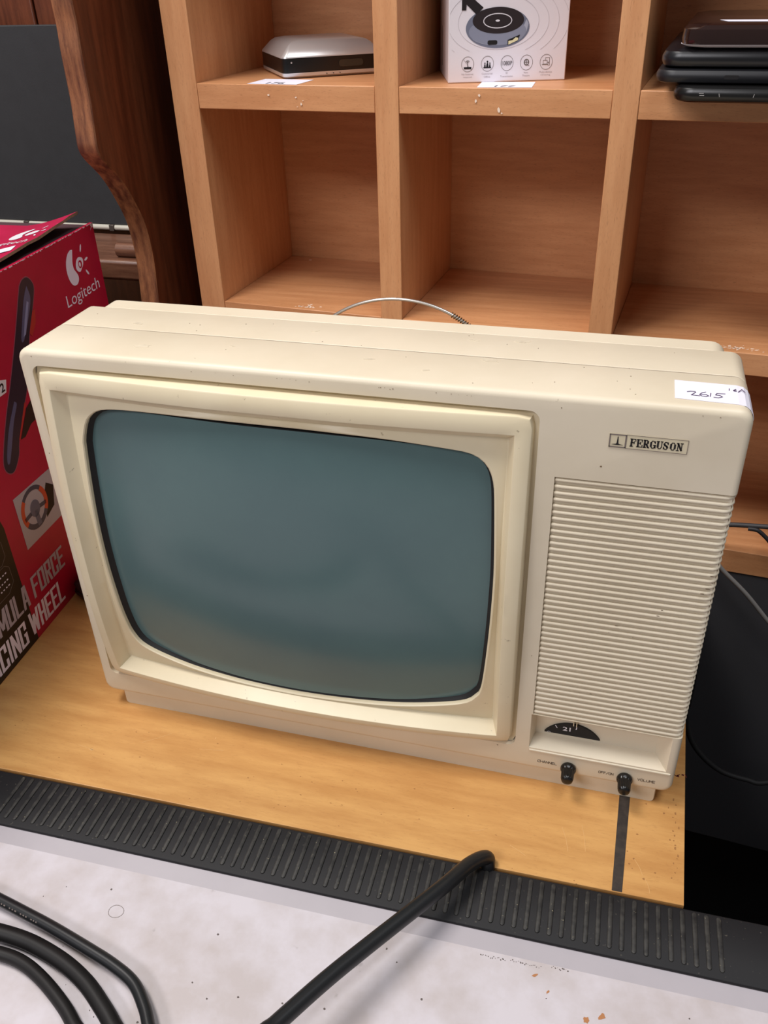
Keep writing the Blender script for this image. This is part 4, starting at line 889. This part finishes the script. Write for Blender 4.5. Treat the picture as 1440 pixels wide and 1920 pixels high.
for i0 in list(range(26, 46, 1)):
    if i0 in (29, 34, 38, 42): continue
    a, b = path[i0], path[i0 + 1]; t = (b - a).normalized(); s = V((t.y, -t.x, 0)).normalized()
    if s.y > 0: s = -s
    for w_ in (0.42,):
        for ang in (35,):
            def P_(c, an): an = math.radians(an); return c + (s * math.cos(an) + V((0, 0, 1)) * math.sin(an)) * 0.00407
            q0, q1 = a.lerp(b, 0.1), a.lerp(b, 0.1 + random.uniform(.4, .6)); k = len(vs)
            vs += [P_(q0, ang), P_(q1, ang), P_(q1, ang + 13), P_(q0, ang + 13)]; fs.append((k, k + 1, k + 2, k + 3))
link('faded_printing', vs, fs, GREYINK, cB)
cable('heavy_cable', 'thick matt black rubber cable, middle of the three curves lower left',
      [(-0.12, -0.245, 0.0026), (-0.05, -0.218, 0.0026), (0.0202, -0.2124, 0.0026), (0.0402, -0.2113, 0.0026), (0.0649, -0.2127, 0.0026), (0.0925, -0.2188, 0.0026), (0.1144, -0.2272, 0.0026), (0.1319, -0.2375, 0.0026), (0.1441, -0.2459, 0.0026), (0.1555, -0.2557, 0.0026), (0.172, -0.285, 0.0026), (0.166, -0.33, 0.0026)], 0.0054, CABLE2)
cable('inner_cable', 'black rubber cable, nearest of the three curves lower left',
      [(-0.10, -0.262, 0.0016), (-0.03, -0.232, 0.0016), (0.0297, -0.2256, 0.0016), (0.0488, -0.2237, 0.0016), (0.0669, -0.2254, 0.0016), (0.0863, -0.2320, 0.0016), (0.1074, -0.2426, 0.0016), (0.1208, -0.2514, 0.0016), (0.1332, -0.2610, 0.0016), (0.150, -0.295, 0.0016), (0.140, -0.34, 0.0016)], 0.0044, CABLE2)
def shp(s, d, z): return tuple(SH(V((s, d, z))))
cable('grey_cable', 'thin grey cable slanting down in front of the black cabinet', [shp(0.47, 0.02, 0.075), shp(0.495, -0.03, 0.058), shp(0.5127, -0.03, 0.0404), shp(0.5236, -0.03, 0.0287), shp(0.5484, -0.03, 0.0062), shp(0.5734, -0.03, -0.0213), shp(0.592, -0.03, -0.0406), shp(0.63, -0.03, -0.09), shp(0.66, -0.03, -0.16), shp(0.68, -0.03, -0.30), shp(0.69, -0.03, -0.735)], 0.0022, CABLE3)
cable('shelf_cable', 'dark grey cable running level past the front of the lowest shelf at the right', [shp(0.455, 0.060, 0.0376), shp(0.475, 0.035, 0.0450), shp(0.495, 0.004, 0.0610), shp(0.5101, -0.006, 0.0660), shp(0.5249, -0.006, 0.0688), shp(0.5411, -0.006, 0.0708), shp(0.5552, -0.006, 0.0723), shp(0.5692, -0.006, 0.0735), shp(0.62, -0.006, 0.074), shp(0.72, -0.006, 0.060)], 0.0024, mat('dark_grey_cable', (62, 60, 62), rough=0.5))
cable('forked_cable', 'short dark cable forking off in front of the lowest shelf at the right', [shp(0.5380, -0.0095, 0.0690), shp(0.5440, -0.0100, 0.0694), shp(0.5488, -0.010, 0.0678), shp(0.5575, -0.010, 0.0604), shp(0.5639, -0.010, 0.0524), shp(0.580, -0.012, 0.030), shp(0.62, -0.02, -0.02)], 0.0020, mat('charcoal_cable', (40, 38, 40), rough=0.5))
pc = root('mains_lead', 'black mains lead and plug drooping from the back of the television at the right', 'cable', (0.50, 0.2, -0.06))
tube('lead', [(0.380, 0.205, 0.030), (0.44, 0.215, 0.024), (0.490, 0.215, 0.008), (0.4985, 0.208, -0.030), (0.5000, 0.200, -0.080), (0.506, 0.20, -0.1138), (0.5204, 0.20, -0.1407), (0.5445, 0.20, -0.1617), (0.5711, 0.20, -0.1678), (0.591, 0.20, -0.1662), (0.65, 0.22, -0.150), (0.72, 0.26, -0.13)], 0.0026, BLACKM, pc)
tube('strain_relief', [(0.4985, 0.208, -0.035), (0.4995, 0.204, -0.055), (0.5000, 0.200, -0.082)], lambda t: 0.0058 - 0.002 * t, BLACKP, pc)
